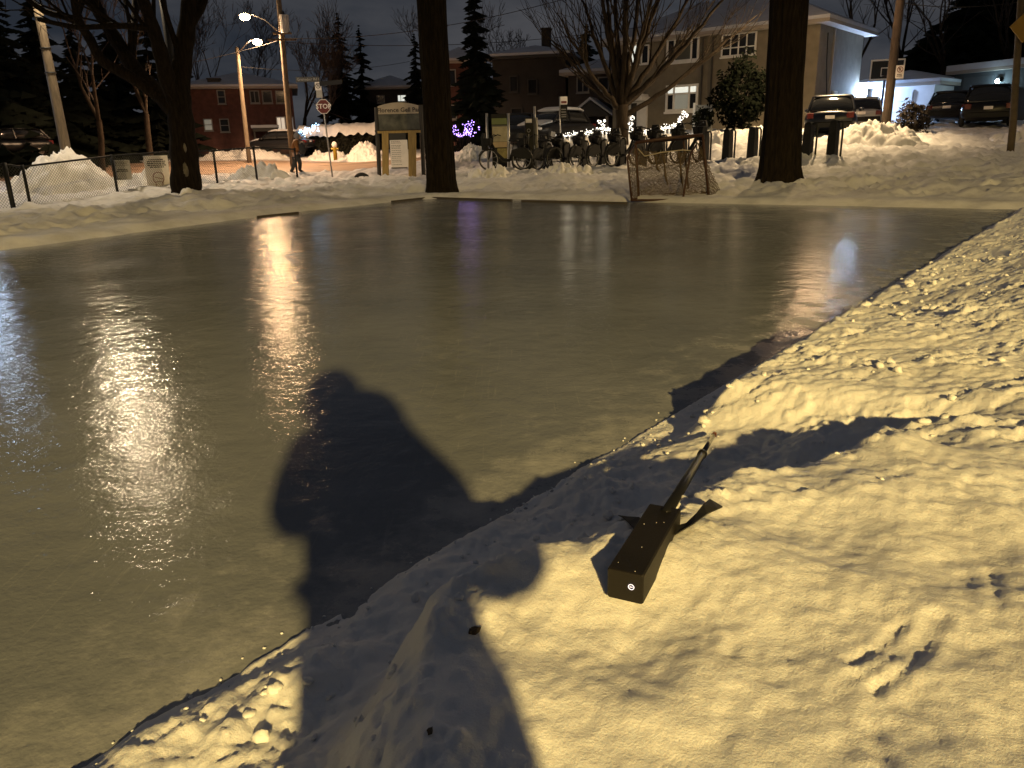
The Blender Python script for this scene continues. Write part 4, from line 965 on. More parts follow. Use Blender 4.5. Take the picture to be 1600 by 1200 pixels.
def lit_figure(label, x, y0, y1, Y, seed, lobes):
    b_ = at_Y(x, y1, Y); tp = at_Y(x, y0, Y); hh = tp.z - b_.z; rnd = random.Random(seed); t = thing('light_figure', label, 'light figure', b_)
    m_ = MB(); st = MB()
    st.tube([(0, 0, -.8), (0, 0, hh * .8)], .02, 5)
    for (lx, lz, r) in lobes:
        for i in range(26):
            a_ = rnd.uniform(0, 6.28); rr = r * hh * rnd.uniform(.5, 1); m_.sphere((lx * hh + rr * math.cos(a_), rnd.uniform(-.08, .08), lz * hh + rr * math.sin(a_)), .015, 5, 4)
        st.torus((lx * hh, 0, lz * hh), r * hh * .8, .012, 'y', 12, 4)
    m_.build('bulb', BULB, t, kind='stuff'); st.build('wire_frame', BLACKM, t)
lit_figure('small white lit figure rising from the left string lights', 940, 187, 206, 35.2, 4, ((-.1, .15, .22), (.1, .5, .2), (-.22, .85, .16), (.25, .9, .1)))
lit_figure('white lit bush figure beside the entrance of the beige house', 985, 182, 206, 35.2, 5, ((0, .15, .16), (0, .5, .16), (.1, .88, .16)))
lit_figure('white lit figure with splayed top at the right end of the string lights', 1065, 175, 197, 35.0, 6, ((-.15, .2, .2), (-.05, .55, .18), (.3, .75, .16), (.08, .95, .14), (-.2, .5, .08)))
q = at_Y(722, 222, 40); t = thing('lit_bush', 'small bush wrapped in purple fairy lights right of the middle trunk', 'bush', (q.x, 40, gz(q.x, 40))); rnd = random.Random(8); m_, st = MB(), MB()
zb = q.z - t.location.z
for k in range(16):
    a_ = rnd.uniform(-.6, .6); bx = rnd.uniform(-.45, .45); pts = [Vector((bx * .3, 0, -.1)), Vector((bx, rnd.uniform(-.3, .3), zb + .25)), Vector((bx + a_, rnd.uniform(-.3, .3), zb + rnd.uniform(.5, 1.15)))]
    st.tube(pts, [.02, .015, .006], 4)
    for i in range(8):
        p = pts[1].lerp(pts[2], rnd.random()); m_.sphere((p.x + rnd.gauss(0, .05), p.y, p.z), .026, 5, 4)
st.build('stem', BARK, t); m_.build('bulb', BULB_P, t, kind='stuff')
q = at_Y(480, 203, 58); t = thing('light_figure', 'bright blue tangle of lights at the left end of the hedge', 'light figure', (q.x, 58, .3)); m_ = MB()
for i in range(90):
    k = rnd.random(); m_.sphere(((k - .5) * 1.5 + rnd.gauss(0, .08), rnd.gauss(0, .1), q.z - .3 - .25 + k * .5 + rnd.gauss(0, .12)), .045, 5, 4)
m_.build('bulb', BULB_B, t, kind='stuff'); MB().tube([(-.7, 0, -.3), (-.7, 0, q.z - .5), (0, 0, q.z - .3), (.7, 0, q.z)], .015, 4).build('wire_frame', BLACKM, t)

# ------------------------------------------------------------------ fence on the left
FA, FB = at_Y(5, 330, 19.8), at_Y(470, 262, 31.5)
FA = Vector((FA.x, FA.y, 0)); FB = Vector((FB.x, FB.y, 0)); fdir = (FB - FA).normalized(); fn = Vector((-fdir.y, fdir.x, 0))
def fence_at(px_):
    d = ray(px_, 250); k = FA.dot(fn) / d.dot(fn); return Vector((d.x * k, d.y * k, 0))
t = thing('chain_link_fence', 'black chain link fence on the left bank carrying the two notices', 'fence', (FA.x, FA.y, gz(FA.x, FA.y)))
FH = 1.12; fposts = [5, 33, 175, 270, 335, 398, 462]; tops = []
for x in fposts:
    p = fence_at(x); zb = gz(p.x, p.y); tops.append(Vector((p.x, p.y, zb + FH)))
    MB().tube([(p.x, p.y, zb - .4), (p.x, p.y, zb + FH + .05)], .04 if x not in (5,) else .06, 8).build('post', BLACKM, t, smooth=True, world=True)
p_ = fence_at(-60); tops = [Vector((p_.x, p_.y, tops[0].z))] + tops
for i in range(len(tops) - 1): MB().tube([tops[i], tops[i + 1]], .028, 6).build('top_rail', BLACKM, t, smooth=True, world=True)
m_ = MB()
for i in range(len(tops) - 1):
    a_, b_ = tops[i], tops[i + 1]; ln = (b_ - a_).length; st_ = .085; n = int(ln / st_); hz = FH - .08
    for k in range(-int(hz / st_), n + 1):
        for sg in (1, -1):
            u0_, u1_ = k * st_, k * st_ + hz; c0_, c1_ = max(u0_, 0), min(u1_, ln)
            if c1_ <= c0_: continue
            z0_, z1_ = (c0_ - u0_) / hz, (c1_ - u0_) / hz
            if sg < 0: z0_, z1_ = 1 - z0_, 1 - z1_
            P0 = a_.lerp(b_, c0_ / ln) + Vector((0, 0, -hz + z0_ * hz)); P1 = a_.lerp(b_, c1_ / ln) + Vector((0, 0, -hz + z1_ * hz)); m_.tube([P0, P1], .0045, 3, False)
m_.build('chain_mesh', mat('chain_wire', (.05, .05, .05), .6), t, world=True, kind='stuff')

def sign_board(name, label, x0, y0, x1, y1, Y, m, rot=0.0, cat='sign', thick=.015):
    c = at_Y((x0 + x1) / 2, y1, Y); tp = at_Y((x0 + x1) / 2, y0, Y); w = (at_Y(x1, (y0 + y1) / 2, Y) - at_Y(x0, (y0 + y1) / 2, Y)).length; hh = tp.z - c.z
    t = thing(name, label, cat, c, rot); MB().bbox(-w / 2, w / 2, -thick, 0, 0, hh, .004).build('board', m, t)
    return t, w, hh
def text_lines(t, w, zs, hh, seed, y=-.018, m=INK, x0=None, x1=None):
    # illegible print: rows of word-length dashes
    rnd = random.Random(seed); m_ = MB()
    for z in zs:
        wd = w * rnd.uniform(.55, .8) if x0 is None else (x1 - x0); a_ = -wd / 2 if x0 is None else x0; e_ = a_ + wd; 
        while a_ < e_ - .02:
            l = min(rnd.uniform(.05, .14) * w, e_ - a_); m_.box(a_, a_ + l, y - .003, y, z - hh / 2, z + hh / 2); a_ += l + .022 * w
    return m_.build('print', m, t, kind='stuff')
p = fence_at(196); s1, w, hh = sign_board('notice_sign', 'small grey notice board hung on the fence', 182, 250, 206, 281, p.y - .08, SIGNG, math.atan2(fdir.y, fdir.x) * .45)
text_lines(s1, w, [hh * .52, hh * .44], .03, 1); text_lines(s1, w, [hh * .9, hh * .82, hh * .74], .025, 2, m=mat('ink_faint', (.18, .17, .17), .7)); text_lines(s1, w, [hh * .06], .02, 3, x0=-w * .4, x1=-w * .2)
p = fence_at(252); s2, w, hh = sign_board('notice_sign', 'larger white notice board with a masked head drawing hung on the fence', 233, 243, 268, 296, p.y - .08, SIGNW, math.atan2(fdir.y, fdir.x) * .45)
text_lines(s2, w, [hh * .885, hh * .83, hh * .775, hh * .72, hh * .665], .033, 4)
m_ = MB(); m_.torus((0, -.02, hh * .36), .155, .010, 'y', 24, 4, 0, math.pi)
m_.tube([(-.155, -.02, hh * .36), (-.15, -.02, hh * .28), (-.10, -.02, hh * .2), (-.085, -.02, hh * .1)], .010, 4); m_.tube([(.155, -.02, hh * .36), (.15, -.02, hh * .28), (.10, -.02, hh * .2), (.085, -.02, hh * .1)], .010, 4)
m_.tube([(-.155, -.02, hh * .39), (-.03, -.02, hh * .35), (.155, -.02, hh * .30)], .009, 4); m_.tube([(-.12, -.02, hh * .22), (0, -.02, hh * .24), (.12, -.02, hh * .22)], .008, 4)
m_.build('head_drawing', INK_RED, s2)
p = fence_at(306); s3, w, hh = sign_board('notice_sign', 'narrow grey notice peeking out right of the forked tree trunk', 302, 247, 313, 271, p.y - .06, SIGNG, .3)

# ------------------------------------------------------------------ stop sign
sb = at_Y(520, 276, 34.5); st_ = at_Y(499, 121, 34.5); t = thing('stop_sign', 'red octagonal stop sign on a leaning post with street name blades above', 'sign', (sb.x, 34.5, gz(sb.x, 34.5)))
b0 = Vector((sb.x, 34.5, gz(sb.x, 34.5) - .3)); MB().tube([b0, st_], .032, 8).build('post', STEEL, t, smooth=True, world=True)
oc = at_Y(505.5, 166.5, 34.42) - t.location; R_ = .305
m_ = MB(); m_.prism([(oc.x + R_ * math.cos(math.pi / 8 + i * math.pi / 4), oc.z + R_ * math.sin(math.pi / 8 + i * math.pi / 4)) for i in range(8)], oc.y - .006, oc.y); plate = m_.build('octagon', SIGNW, t)
m_ = MB(); R2 = .283; m_.prism([(oc.x + R2 * math.cos(math.pi / 8 + i * math.pi / 4), oc.z + R2 * math.sin(math.pi / 8 + i * math.pi / 4)) for i in range(8)], oc.y - .010, oc.y - .0065); m_.build('red_face', STOPRED, plate)
text_mesh('lettering', 'STOP', .27, SIGNW, t, (oc.x, oc.y - .014, oc.z), spacing=1.0, bold=.004)
pc = at_Y(498, 140, 34.42) - t.location
MB().bbox(pc.x - .14, pc.x + .12, pc.y - .008, pc.y, pc.z - .03, pc.z + .30, .004).build('parking_plate', SIGNW, t)
MB().bbox(pc.x - .12, pc.x + .14, pc.y - .008, pc.y, pc.z - .32, pc.z - .035, .004).build('tab_plate', SIGNG, t)
m_ = MB(); m_.torus((pc.x - .01, pc.y - .012, pc.z + .15), .095, .012, 'y', 20, 4); m_.tube([(pc.x - .075, pc.y - .012, pc.z + .215), (pc.x + .055, pc.y - .012, pc.z + .085)], .011, 4); m_.build('prohibition_ring', INK, t)
text_mesh('letter', 'P', .15, INK, t, (pc.x - .01, pc.y - .011, pc.z + .15))
bl_ = at_Y(481, 124, 34.45) - t.location
MB().bbox(bl_.x - .50, bl_.x + .46, bl_.y - .012, bl_.y, bl_.z - .10, bl_.z + .10, .004).build('street_name_blade', mat('blade_dark', (.035, .035, .04), .5), t)
text_mesh('street_name', 'Grenadier Rd', .155, SIGNG, t, (bl_.x - .03, bl_.y - .016, bl_.z))
c2 = at_Y(500, 129, 34.5) - t.location; MB().obox((c2.x + .45, c2.y, c2.z - .02), (.42, .25, .05), (-.004, .006, 0), (0, 0, .09)).build('street_name_blade', MATS['blade_dark'], t)

# no parking plate on right pole
q = at_Y(1406, 112, 32.75); t = thing('no_parking_sign', 'small white no parking plate fixed to the right utility pole', 'sign', q, -.35)
MB().bbox(-.15, .15, -.01, 0, -.24, .24, .004).build('plate', SIGNW, t); m_ = MB(); m_.torus((0, -.014, .08), .10, .012, 'y', 20, 4); m_.tube([(-.07, -.014, .15), (.07, -.014, .01)], .011, 4); m_.build('prohibition_ring', INK_RED, t)
text_mesh('letter', 'P', .15, INK, t, (0, -.013, .08)); text_lines(t, .3, [-.10, -.16], .03, 7, y=-.011)

# ------------------------------------------------------------------ park sign
pb = at_Y(626, 276, 32.2); t = thing('park_sign', 'park name board with arched cream band above a picture, on two dark posts', 'sign', (pb.x, 32.2, gz(pb.x, 32.2)))
YP = 32.2; loc = lambda x, y, Y=YP: at_Y(x, y, Y) - t.location
for (xb, yb, xt, yt) in ((593.5, 274, 588, 168), (663, 279, 657, 164)):
    a_, b_ = loc(xb, yb + 14), loc(xt, yt); MB().tube([a_, b_], .085, 8).build('post', mat('dark_post', (.03, .028, .026), .8), t)
pl, pr_ = loc(590, 190).x + .05, loc(657, 190).x - .05; zt, zm, zl = loc(622, 160).z, loc(622, 178).z, loc(622, 203).z
arch = [(pl, zm), (pr_, zm)] + [(pl + (pr_ - pl) * (1 - k / 12), zm + (zt - zm) * (.62 + .38 * math.sin(math.pi * (k + 1) / 14))) for k in range(13)]
MB().prism(arch, -.06, -.02).build('name_board', mat('cream_board', (.40, .34, .26), .7, .1, 3), t)
text_mesh('lettering', 'Florence Gell Park', .24, INK, t, ((pl + pr_) / 2 + .08, -.064, zm + .14), bold=.003)
MB().box(pl, pr_, -.055, -.02, zl, zm - .01).build('picture_panel', mat('dark_picture', (.035, .045, .05), .4, .6, 3, vcol=(.12, .12, .10)), t)
MB().box(pl - .02, pr_ + .02, -.07, -.01, zl - .09, zl - .004).build('lower_rail', MATS['dark_post'], t)
# notice board below
nb = at_Y(626, 266, 31.9); t = thing('notice_board', 'lower notice board with yellow wooden posts and a pinned white sheet', 'notice board', (nb.x, 31.9, gz(nb.x, 31.9)))
loc = lambda x, y, Y=31.9: at_Y(x, y, Y) - t.location
YW = mat('yellow_wood', (.33, .225, .075), .8, .2, 5, stretch=(4, 4, .5))
for (x0, x1, yt, yb) in ((597, 607, 206, 270), (638, 650, 205, 268)):
    a_, b_ = loc(x0, yt), loc(x1, yt); c_ = loc((x0 + x1) / 2, yb); tp_ = (a_ + b_) / 2; w_ = (b_.x - a_.x) / 2
    MB().obox(((tp_.x + c_.x) / 2, 0, (tp_.z + c_.z) / 2 - .1), (w_, 0, 0), (0, .05, 0), ((tp_.x - c_.x) / 2, 0, (tp_.z - c_.z) / 2 + .1)).build('post', YW, t)
a_, b_ = loc(590, 207), loc(657, 207); MB().box(a_.x, b_.x, -.04, .04, a_.z - .04, a_.z + .05).build('cross_beam', YW, t)
a_, b_ = loc(608, 206), loc(637, 263); MB().box(a_.x, b_.x, -.03, -.005, b_.z, a_.z).build('backing', DARKTRIM, t)
a_, b_ = loc(609, 219), loc(639, 261); MB().box(a_.x, b_.x, -.045, -.031, b_.z, a_.z).build('sheet', SIGNW, t)
hh = a_.z - b_.z; text_lines(t, b_.x - a_.x, [a_.z - hh * f_ for f_ in (.06, .11, .2, .25, .3, .38, .45, .52, .6, .66, .74, .8, .9)], .018, 9, y=-.046, x0=a_.x + .05, x1=a_.x + (b_.x - a_.x) * .62, m=mat('ink_grey', (.22, .2, .2), .7))

# half buried tyre, hydrant
q = at_Y(565, 275, 32.6); zb = gz(q.x, 32.6); t = thing('old_tyre', 'black tyre half buried in snow right of the stop sign post', 'tyre', (q.x, 32.6, zb))
MB().torus((0, 0, -.10), .30, .075, 'y', 26, 8).build('tyre', RUBBER, t, smooth=True)
q = at_Y(523.5, 238, 54); t = thing('fire_hydrant', 'yellow fire hydrant with white top in the ploughed snow across the road', 'hydrant', (q.x, 54, q.z - .1))
HY = mat('hydrant_yellow', (.45, .33, .04), .5); m_ = MB(); m_.tube([(0, 0, -.4), (0, 0, .5), (0, 0, .55)], [.13, .13, .16], 12); m_.build('body', HY, t, smooth=True)
MB().sphere((0, 0, .58), (.19, .19, .22), 12, 8).build('snow_cap', SNOW_PILE, t, smooth=True); MB().tube([(-.24, 0, .33), (.24, 0, .33)], .06, 8).build('nozzle', HY, t)

# ------------------------------------------------------------------ bike share station
q = at_Y(778, 264, 29.5); t = thing('map_stand', 'tall bike station map stand with two steel posts and lit map sheet', 'map stand', (q.x, 29.5, gz(q.x, 29.5)))
loc = lambda x, y, Y=29.5: at_Y(x, y, Y) - t.location
PW = .5 * (loc(794, 220).x - loc(762, 220).x)
for (xt, xb) in ((760.5, 763.5), (794, 796)):
    a_, b_ = loc(xb, 276), loc(xt, 177); MB().tube([a_, b_], .045, 10).build('post', STEEL, t, smooth=True)
a_, b_ = loc(767, 178), loc(793, 260); MB().bbox(a_.x, b_.x, .0, .07, b_.z - .1, a_.z, .01).build('panel', BLACKP, t)
a_, b_ = loc(768, 185), loc(792, 194); MB().box(a_.x, b_.x, -.012, -.001, b_.z, a_.z).build('header', mat('green_strip', (.12, .16, .05), .5), t)
MB().box(a_.x, b_.x, -.012, -.001, b_.z - .12, b_.z - .02).build('header', mat('grey_strip', (.06, .06, .055), .5), t)
a_, b_ = loc(769, 198), loc(793, 221); MB().box(a_.x, b_.x, -.014, -.002, b_.z, a_.z).build('map_sheet', mat('map_paper', (.42, .37, .24), .6, .15, 6), t)
a_, b_ = loc(770, 222), loc(793, 230); MB().box(a_.x, b_.x, -.014, -.002, b_.z, a_.z).build('map_sheet', mat('map_paper2', (.45, .34, .2), .6, .1, 6), t)
a_, b_ = loc(777, 232), loc(793, 247); MB().box(a_.x, b_.x, -.014, -.002, b_.z, a_.z).build('map_sheet', mat('map_paper3', (.24, .20, .07), .6, .3, 10), t)
q = at_Y(831, 264, 29.8); t = thing('payment_terminal', 'black bike station pay terminal with white top plate and a round mark', 'terminal', (q.x, 29.8, gz(q.x, 29.8)))
loc = lambda x, y, Y=29.8: at_Y(x, y, Y) - t.location
a_, b_ = loc(820, 184), loc(835, 266); MB().bbox(a_.x, b_.x, -.10, .18, b_.z - .2, a_.z, .02).build('cabinet', BLACKP, t)
a_, b_ = loc(821, 186), loc(831, 192); MB().box(a_.x, b_.x, -.112, -.101, b_.z, a_.z).build('top_plate', SIGNW, t)
c_ = loc(826, 204); MB().torus((c_.x, -.112, c_.z), .055, .012, 'y', 18, 4).build('round_mark', SIGNG, t)
MB().box(c_.x - .02, c_.x + .02, -.11, -.101, c_.z - .28, c_.z - .12).build('mark_bar', SIGNG, t)
for yy in (228, 234): c_ = loc(823.5, yy); MB().sphere((c_.x, -.105, c_.z), .025, 8, 6).build('button', SIGNW, t)
a_, b_ = loc(838, 262), loc(835, 166); MB().tube([a_, b_], .04, 8).build('mast', STEEL, t, smooth=True)
a_, b_ = loc(839, 250), loc(837.5, 184); MB().tube([a_, b_], .06, 8).build('back_post', mat('back_post', (.22, .21, .19), .5), t, smooth=True)

def make_bike(label):
    t = thing('share_bike', label, 'bicycle', (0, 0, 0)); W_ = .335
    for y in (.54, -.54):
        wb = MB(); wb.torus((0, y, W_), .315, .024, 'x', 28, 6); wo_ = wb.build('wheel', RUBBER, t, smooth=True)
        rm = MB(); rm.torus((0, y, W_), .285, .012, 'x', 24, 4); rm.build('rim', STEEL, wo_, smooth=True)
        sp = MB()
        for k in range(9):
            a_ = 2 * math.pi * k / 9; sp.tube([(0, y, W_), (0, y + .28 * math.cos(a_), W_ + .28 * math.sin(a_))], .004, 3, False)
        sp.tube([(-.05, y, W_), (.05, y, W_)], .03, 8); sp.build('spokes', STEEL, wo_)
    f = MB(); f.tube([(0, .42, .80), (0, .30, .55), (0, .05, .32), (0, -.15, .30)], [.035, .045, .05, .045], 8); f.tube([(0, -.15, .30), (0, -.24, .62)], .03, 8)
    f.tube([(0, -.15, .30), (.05, -.54, W_)], .018, 6); f.tube([(0, -.22, .55), (.05, -.54, W_)], .014, 6); f.tube([(-.06, .54, W_), (-.06, .46, .72), (0, .42, .80)], .018, 6); f.tube([(.06, .54, W_), (.06, .46, .72), (0, .42, .80)], .018, 6)
    f.build('frame', BLACKP, t, smooth=True)
    for (y, a0, a1) in ((.54, .3, 2.9), (-.54, .2, 3.1)):
        g = MB(); n = 14; vs = []
        for i in range(n + 1):
            a_ = a0 + (a1 - a0) * i / n
            for (x, r_) in ((-.04, .350), (0, .365), (.04, .350)): vs.append((x, y + r_ * math.cos(a_), W_ + r_ * math.sin(a_)))
        g.add(vs, [(i * 3 + k, i * 3 + k + 1, i * 3 + k + 4, i * 3 + k + 3) for i in range(n) for k in range(2)]); g.build('mudguard', BLACKP, t)
    for x in (-.05, .05):
        s_ = MB(); s_.add([(x, -.54, W_), (x, -.22, W_ + .10), (x, -.26, W_ + .30), (x, -.5, W_ + .36), (x, -.78, W_ + .22), (x, -.86, W_ + .02)], [tuple(range(6))]); s_.build('skirt_guard', BLACKP, t)
    sd = MB(); sd.tube([(0, -.24, .6), (0, -.28, .86)], .016, 6); sd.loft([[(w * math.cos(a_), y, .90 + h_ * math.sin(a_)) for a_ in [2 * math.pi * i / 10 for i in range(10)]] for y, w, h_ in ((-.44, .02, .02), (-.40, .10, .04), (-.28, .10, .045), (-.16, .04, .03), (-.12, .01, .01))]); sd.build('saddle', BLACKP, t, smooth=True)
    hb = MB(); hb.tube([(0, .42, .80), (0, .39, 1.0)], .02, 8); hb.tube([(-.30, .20, 1.06), (-.27, .30, 1.09), (-.12, .38, 1.04), (0, .40, 1.0), (.12, .38, 1.04), (.27, .30, 1.09), (.30, .20, 1.06)], .017, 6); hb.build('handlebar', BLACKP, t, smooth=True)
    bk = MB(); bk.loft([[(-.14, .46, .76), (.14, .46, .76), (.14, .62, .76), (-.14, .62, .76)], [(-.19, .44, .98), (.19, .44, .98), (.19, .70, 1.0), (-.19, .70, 1.0)]]); bk.build('basket', BLACKP, t)
    fp_ = MB(); fp_.loft([[(-.10, .56, .60), (.10, .56, .60), (.10, .74, .64), (-.10, .74, .64)], [(-.15, .66, 1.0), (.15, .66, 1.0), (.13, .76, 1.02), (-.13, .76, 1.02)], [(-.11, .66, 1.14), (.11, .66, 1.14), (.10, .72, 1.15), (-.10, .72, 1.15)]]); fp_.build('front_panel', BLACKP, t)
    return t
def make_dock(label):
    t = thing('bike_dock', label, 'bike dock', (0, 0, 0))
    m_ = MB(); m_.loft([[(-w, -d, z), (w, -d, z), (w, d, z), (-w, d, z)] for w, d, z in ((.11, .13, -.3), (.10, .12, .55), (.085, .11, .80), (.05, .08, .84))]); m_.build('pillar', BLACKP, t)
    b_ = MB(); b_.tube([(.05, 0, .80), (.19, 0, .80), (.22, 0, .74), (.22, 0, -.3)], .026, 6); b_.build('side_bar', BLACKM, t)
    s_ = MB(); s_.box(-.05, .05, -.125, -.105, .55, .72); s_.build('slot_plate', BLACKM, t)
    return t
proto_scale = 1.12
DA, DB = at_Y(854, 263, 31.0), at_Y(1300, 241, 23.3); rowd = Vector((DB.x - DA.x, DB.y - DA.y, 0)); rl = rowd.length; rowd.normalize()
rot_row = math.atan2(rowd.y, rowd.x)
dkx = [854, 882, 911, 940, 969, 1001, 1032, 1066, 1100, 1137, 1176, 1222, 1262, 1301]
words = ['leftmost', 'second', 'third', 'fourth', 'fifth', 'sixth', 'seventh', 'eighth', 'ninth']
proto_b = proto_d = None; dn = Vector((-rowd.y, rowd.x, 0))
where = {'leftmost': 'next to the pay terminal', 'second': 'second in the row from the pay terminal', 'third': 'third in the row from the pay terminal', 'fourth': 'fourth in the row, below the lit figure', 'fifth': 'in front of the fan shaped tree', 'sixth': 'first one seen through the goal net', 'seventh': 'second one seen through the goal net', 'eighth': 'last but one at the right end of the bikes', 'ninth': 'rightmost docked bike behind the goal post'}
dwhere = ['dark dock holding the bike next to the pay terminal'] + ['dark bike dock %s from the left, holding a bike' % w_ for w_ in words[1:9]] + ['empty bike dock just right of the goal', 'empty bike dock left of the thick trunk', 'empty bike dock hidden behind the thick trunk', 'empty bike dock right of the thick trunk', 'rightmost empty bike dock, below the dark car']
for i, x in enumerate(dkx):
    d = ray(x, 230); n_ = dn; k = (Vector((DA.x, DA.y, 0)).dot(n_)) / (d.x * n_.x + d.y * n_.y); p = Vector((d.x * k, d.y * k, 0))
    z = DA.z + (DB.z - DA.z) * ((p - Vector((DA.x, DA.y, 0))).length / rl)
    if proto_d is None: proto_d = make_dock(dwhere[i]); proto_d['group'] = 'docks of the bike station'; o = proto_d; o.scale = (proto_scale,) * 3; o.location = (p.x, p.y, z); o.rotation_euler = (0, 0, rot_row)
    else: copy_tree(proto_d, (p.x, p.y, z), rot_row, dwhere[i])
    if i < 9:
        lb = 'dark docked share bike, ' + where[words[i]]
        bp_ = p - dn * .98 + Vector((0, 0, z - .04))
        rz = rot_row + (0.10 * math.sin(i * 2.3))
        if proto_b is None: proto_b = make_bike(lb); proto_b['group'] = 'share bikes docked in a row'; proto_b.scale = (proto_scale,) * 3; proto_b.location = bp_; proto_b.rotation_euler = (0, 0, rz)
        else: copy_tree(proto_b, bp_, rz, lb)
q = at_Y(790, 266, 28.6); copy_tree(proto_b, (q.x, 28.6, q.z), 1.35, 'dark share bike standing side on in front of the map stand')
q = at_Y(842, 265, 28.9); copy_tree(proto_b, (q.x, 29.1, q.z), 1.0, 'dark share bike leaning in front of the pay terminal')

# bus stop
q = at_Y(876, 214, 33); tp = at_Y(874.5, 151, 33); t = thing('bus_stop_sign', 'thin bus stop pole with red and white plate beside the snowy car', 'sign', (q.x, 33, gz(q.x, 33)))
MB().tube([q + Vector((0, 0, -1)), tp], .03, 8).build('pole', STEEL, t, smooth=True, world=True)
c_ = at_Y(881, 157, 32.95) - t.location; MB().bbox(c_.x - .14, c_.x + .14, c_.y - .01, c_.y, c_.z - .15, c_.z + .15, .004).build('plate', mat('stop_plate', (.7, .62, .5), .5, emit=(1, .85, .65), estr=.12), t)  # plate is no lamp; weak emission makes it look lit
MB().box(c_.x - .11, c_.x + .11, c_.y - .016, c_.y - .0105, c_.z - .11, c_.z - .02).build('red_bar', INK_RED, t)
c_ = at_Y(881, 175, 32.95) - t.location; MB().bbox(c_.x - .14, c_.x + .14, c_.y - .01, c_.y, c_.z - .27, c_.z + .25, .004).build('timetable', BLACKP, t); text_lines(t, .26, [c_.z + .1, c_.z, c_.z - .1, c_.z - .18], .04, 12, y=c_.y - .011, m=SIGNG, x0=c_.x - .1, x1=c_.x + .11)

# ------------------------------------------------------------------ cars
def make_car(label, c, rz, col, L_=4.5, W_=1.82, hh=1.48, kind='suv', snow=False, front=False, z=None):
    q = c; t = thing('parked_car', label, 'car', q, rz); pm_ = mat('car_paint_' + '_'.join(str(int(v * 1000)) for v in col), col, .32, spec=.3)
    def ring(y, w, zb, zt, pw=3.2, n=20):
        r_ = []; cz = (zb + zt) / 2; hz = (zt - zb) / 2
        for i in range(n):
            a_ = 2 * math.pi * i / n; ca, sa = math.cos(a_), math.sin(a_); r_.append((w * math.copysign(abs(ca) ** (2 / pw), ca), y, cz + hz * math.copysign(abs(sa) ** (2 / pw), sa)))
        return r_
    w = W_ / 2; bl_ = .98 if kind == 'suv' else .90; hl = L_ / 2
    MB().loft([ring(-hl, w * .80, .42, bl_ * .86), ring(-hl + .07, w * .93, .30, bl_ * .95), ring(-hl + .35, w, .24, bl_), ring(-hl * .35, w, .22, bl_), ring(hl * .35, w, .22, bl_), ring(hl - .85, w, .24, bl_ * .98), ring(hl - .25, w * .95, .28, bl_ * .86), ring(hl, w * .78, .38, bl_ * .72)]).build('body', pm_, t, smooth=True)
    r0 = -hl + (.12 if kind == 'suv' else .45)
    cab = [ring(r0, w * .86, bl_ - .08, bl_ + .04), ring(r0 + .38, w * .80, bl_ - .1, hh - .09), ring(r0 + .75, w * .78, bl_ - .1, hh), ring(hl * .05, w * .79, bl_ - .1, hh), ring(hl * .25, w * .80, bl_ - .1, hh - .06), ring(hl * .58, w * .88, bl_ - .1, bl_ + .02)]
    MB().loft(cab).build('cabin_glass', GLASS_D, t, smooth=True)
    rf = MB(); rf.loft([ring(r0 + .40, w * .70, hh - .11, hh - .04), ring(r0 + .8, w * .74, hh - .05, hh + .03), ring(hl * .06, w * .74, hh - .05, hh + .03), ring(hl * .22, w * .70, hh - .09, hh)]); rf.build('roof', pm_, t, smooth=True)
    for sx in (-1, 1):
        for (y0, z0_, y1, z1_) in ((r0 + .05, bl_, r0 + .45, hh - .06), (hl * .56, bl_, hl * .24, hh - .05), (-hl * .05, bl_, -hl * .05, hh - .02)):
            MB().tube([(sx * w * .87, y0, z0_), (sx * w * .74, y1, z1_)], .035, 5).build('pillar', pm_, t)
        for y in (-hl * .60, hl * .62):
            wm_ = MB(); wm_.torus((sx * (w - .10), y, .33), .245, .095, 'x', 22, 8); wo_ = wm_.build('wheel', RUBBER, t, smooth=True)
            MB().tube([(sx * (w - .14), y, .33), (sx * (w - .02), y, .33)], .19, 14).build('rim', STEEL, wo_)
        MB().bbox(sx * w * .76 - .12, sx * w * .76 + .12, -hl - .02, -hl + .25, bl_ * .70, bl_ * .90, .02).build('tail_light', mat('tail_light', (.10, .008, .008), .3), t)
        hlm = MB(); hlm.sphere((sx * w * .70, hl - .12, bl_ * .66), (.17, .14, .09) if not front else (.07, .135, .05), 10, 7); hlm.build('headlight', mat('headlamp_glass', (.6, .6, .62), .2) if not front else mat('headlamp_lit', (.9, .9, .9), .2, emit=(.9, .95, 1), estr=2.0), t, smooth=True)
        mr = MB(); mr.sphere((sx * (w + .10), hl * .40, bl_ + .06), (.11, .07, .08), 8, 6); mr.build('mirror', pm_, t, smooth=True)
    MB().bbox(-w * .86, w * .86, -hl - .05, -hl + .15, .36, .56, .03).build('bumper', BLACKP, t)
    MB().box(-.16, .16, -hl - .065, -hl - .045, .66, .78).build('number_plate', SIGNW, t)
    if snow:
        sn = MB(); rnd = random.Random(3)
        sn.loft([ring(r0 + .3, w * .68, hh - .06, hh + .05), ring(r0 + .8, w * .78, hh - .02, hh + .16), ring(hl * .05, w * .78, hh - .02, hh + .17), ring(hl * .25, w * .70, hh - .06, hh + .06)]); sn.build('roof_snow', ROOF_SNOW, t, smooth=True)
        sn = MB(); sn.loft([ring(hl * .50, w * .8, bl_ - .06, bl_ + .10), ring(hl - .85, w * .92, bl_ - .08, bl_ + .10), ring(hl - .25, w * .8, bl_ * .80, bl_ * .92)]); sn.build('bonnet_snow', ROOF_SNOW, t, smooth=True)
    return t
def car_at(x, y, Y): q = at_Y(x, y, Y); return Vector((q.x, q.y, q.z))
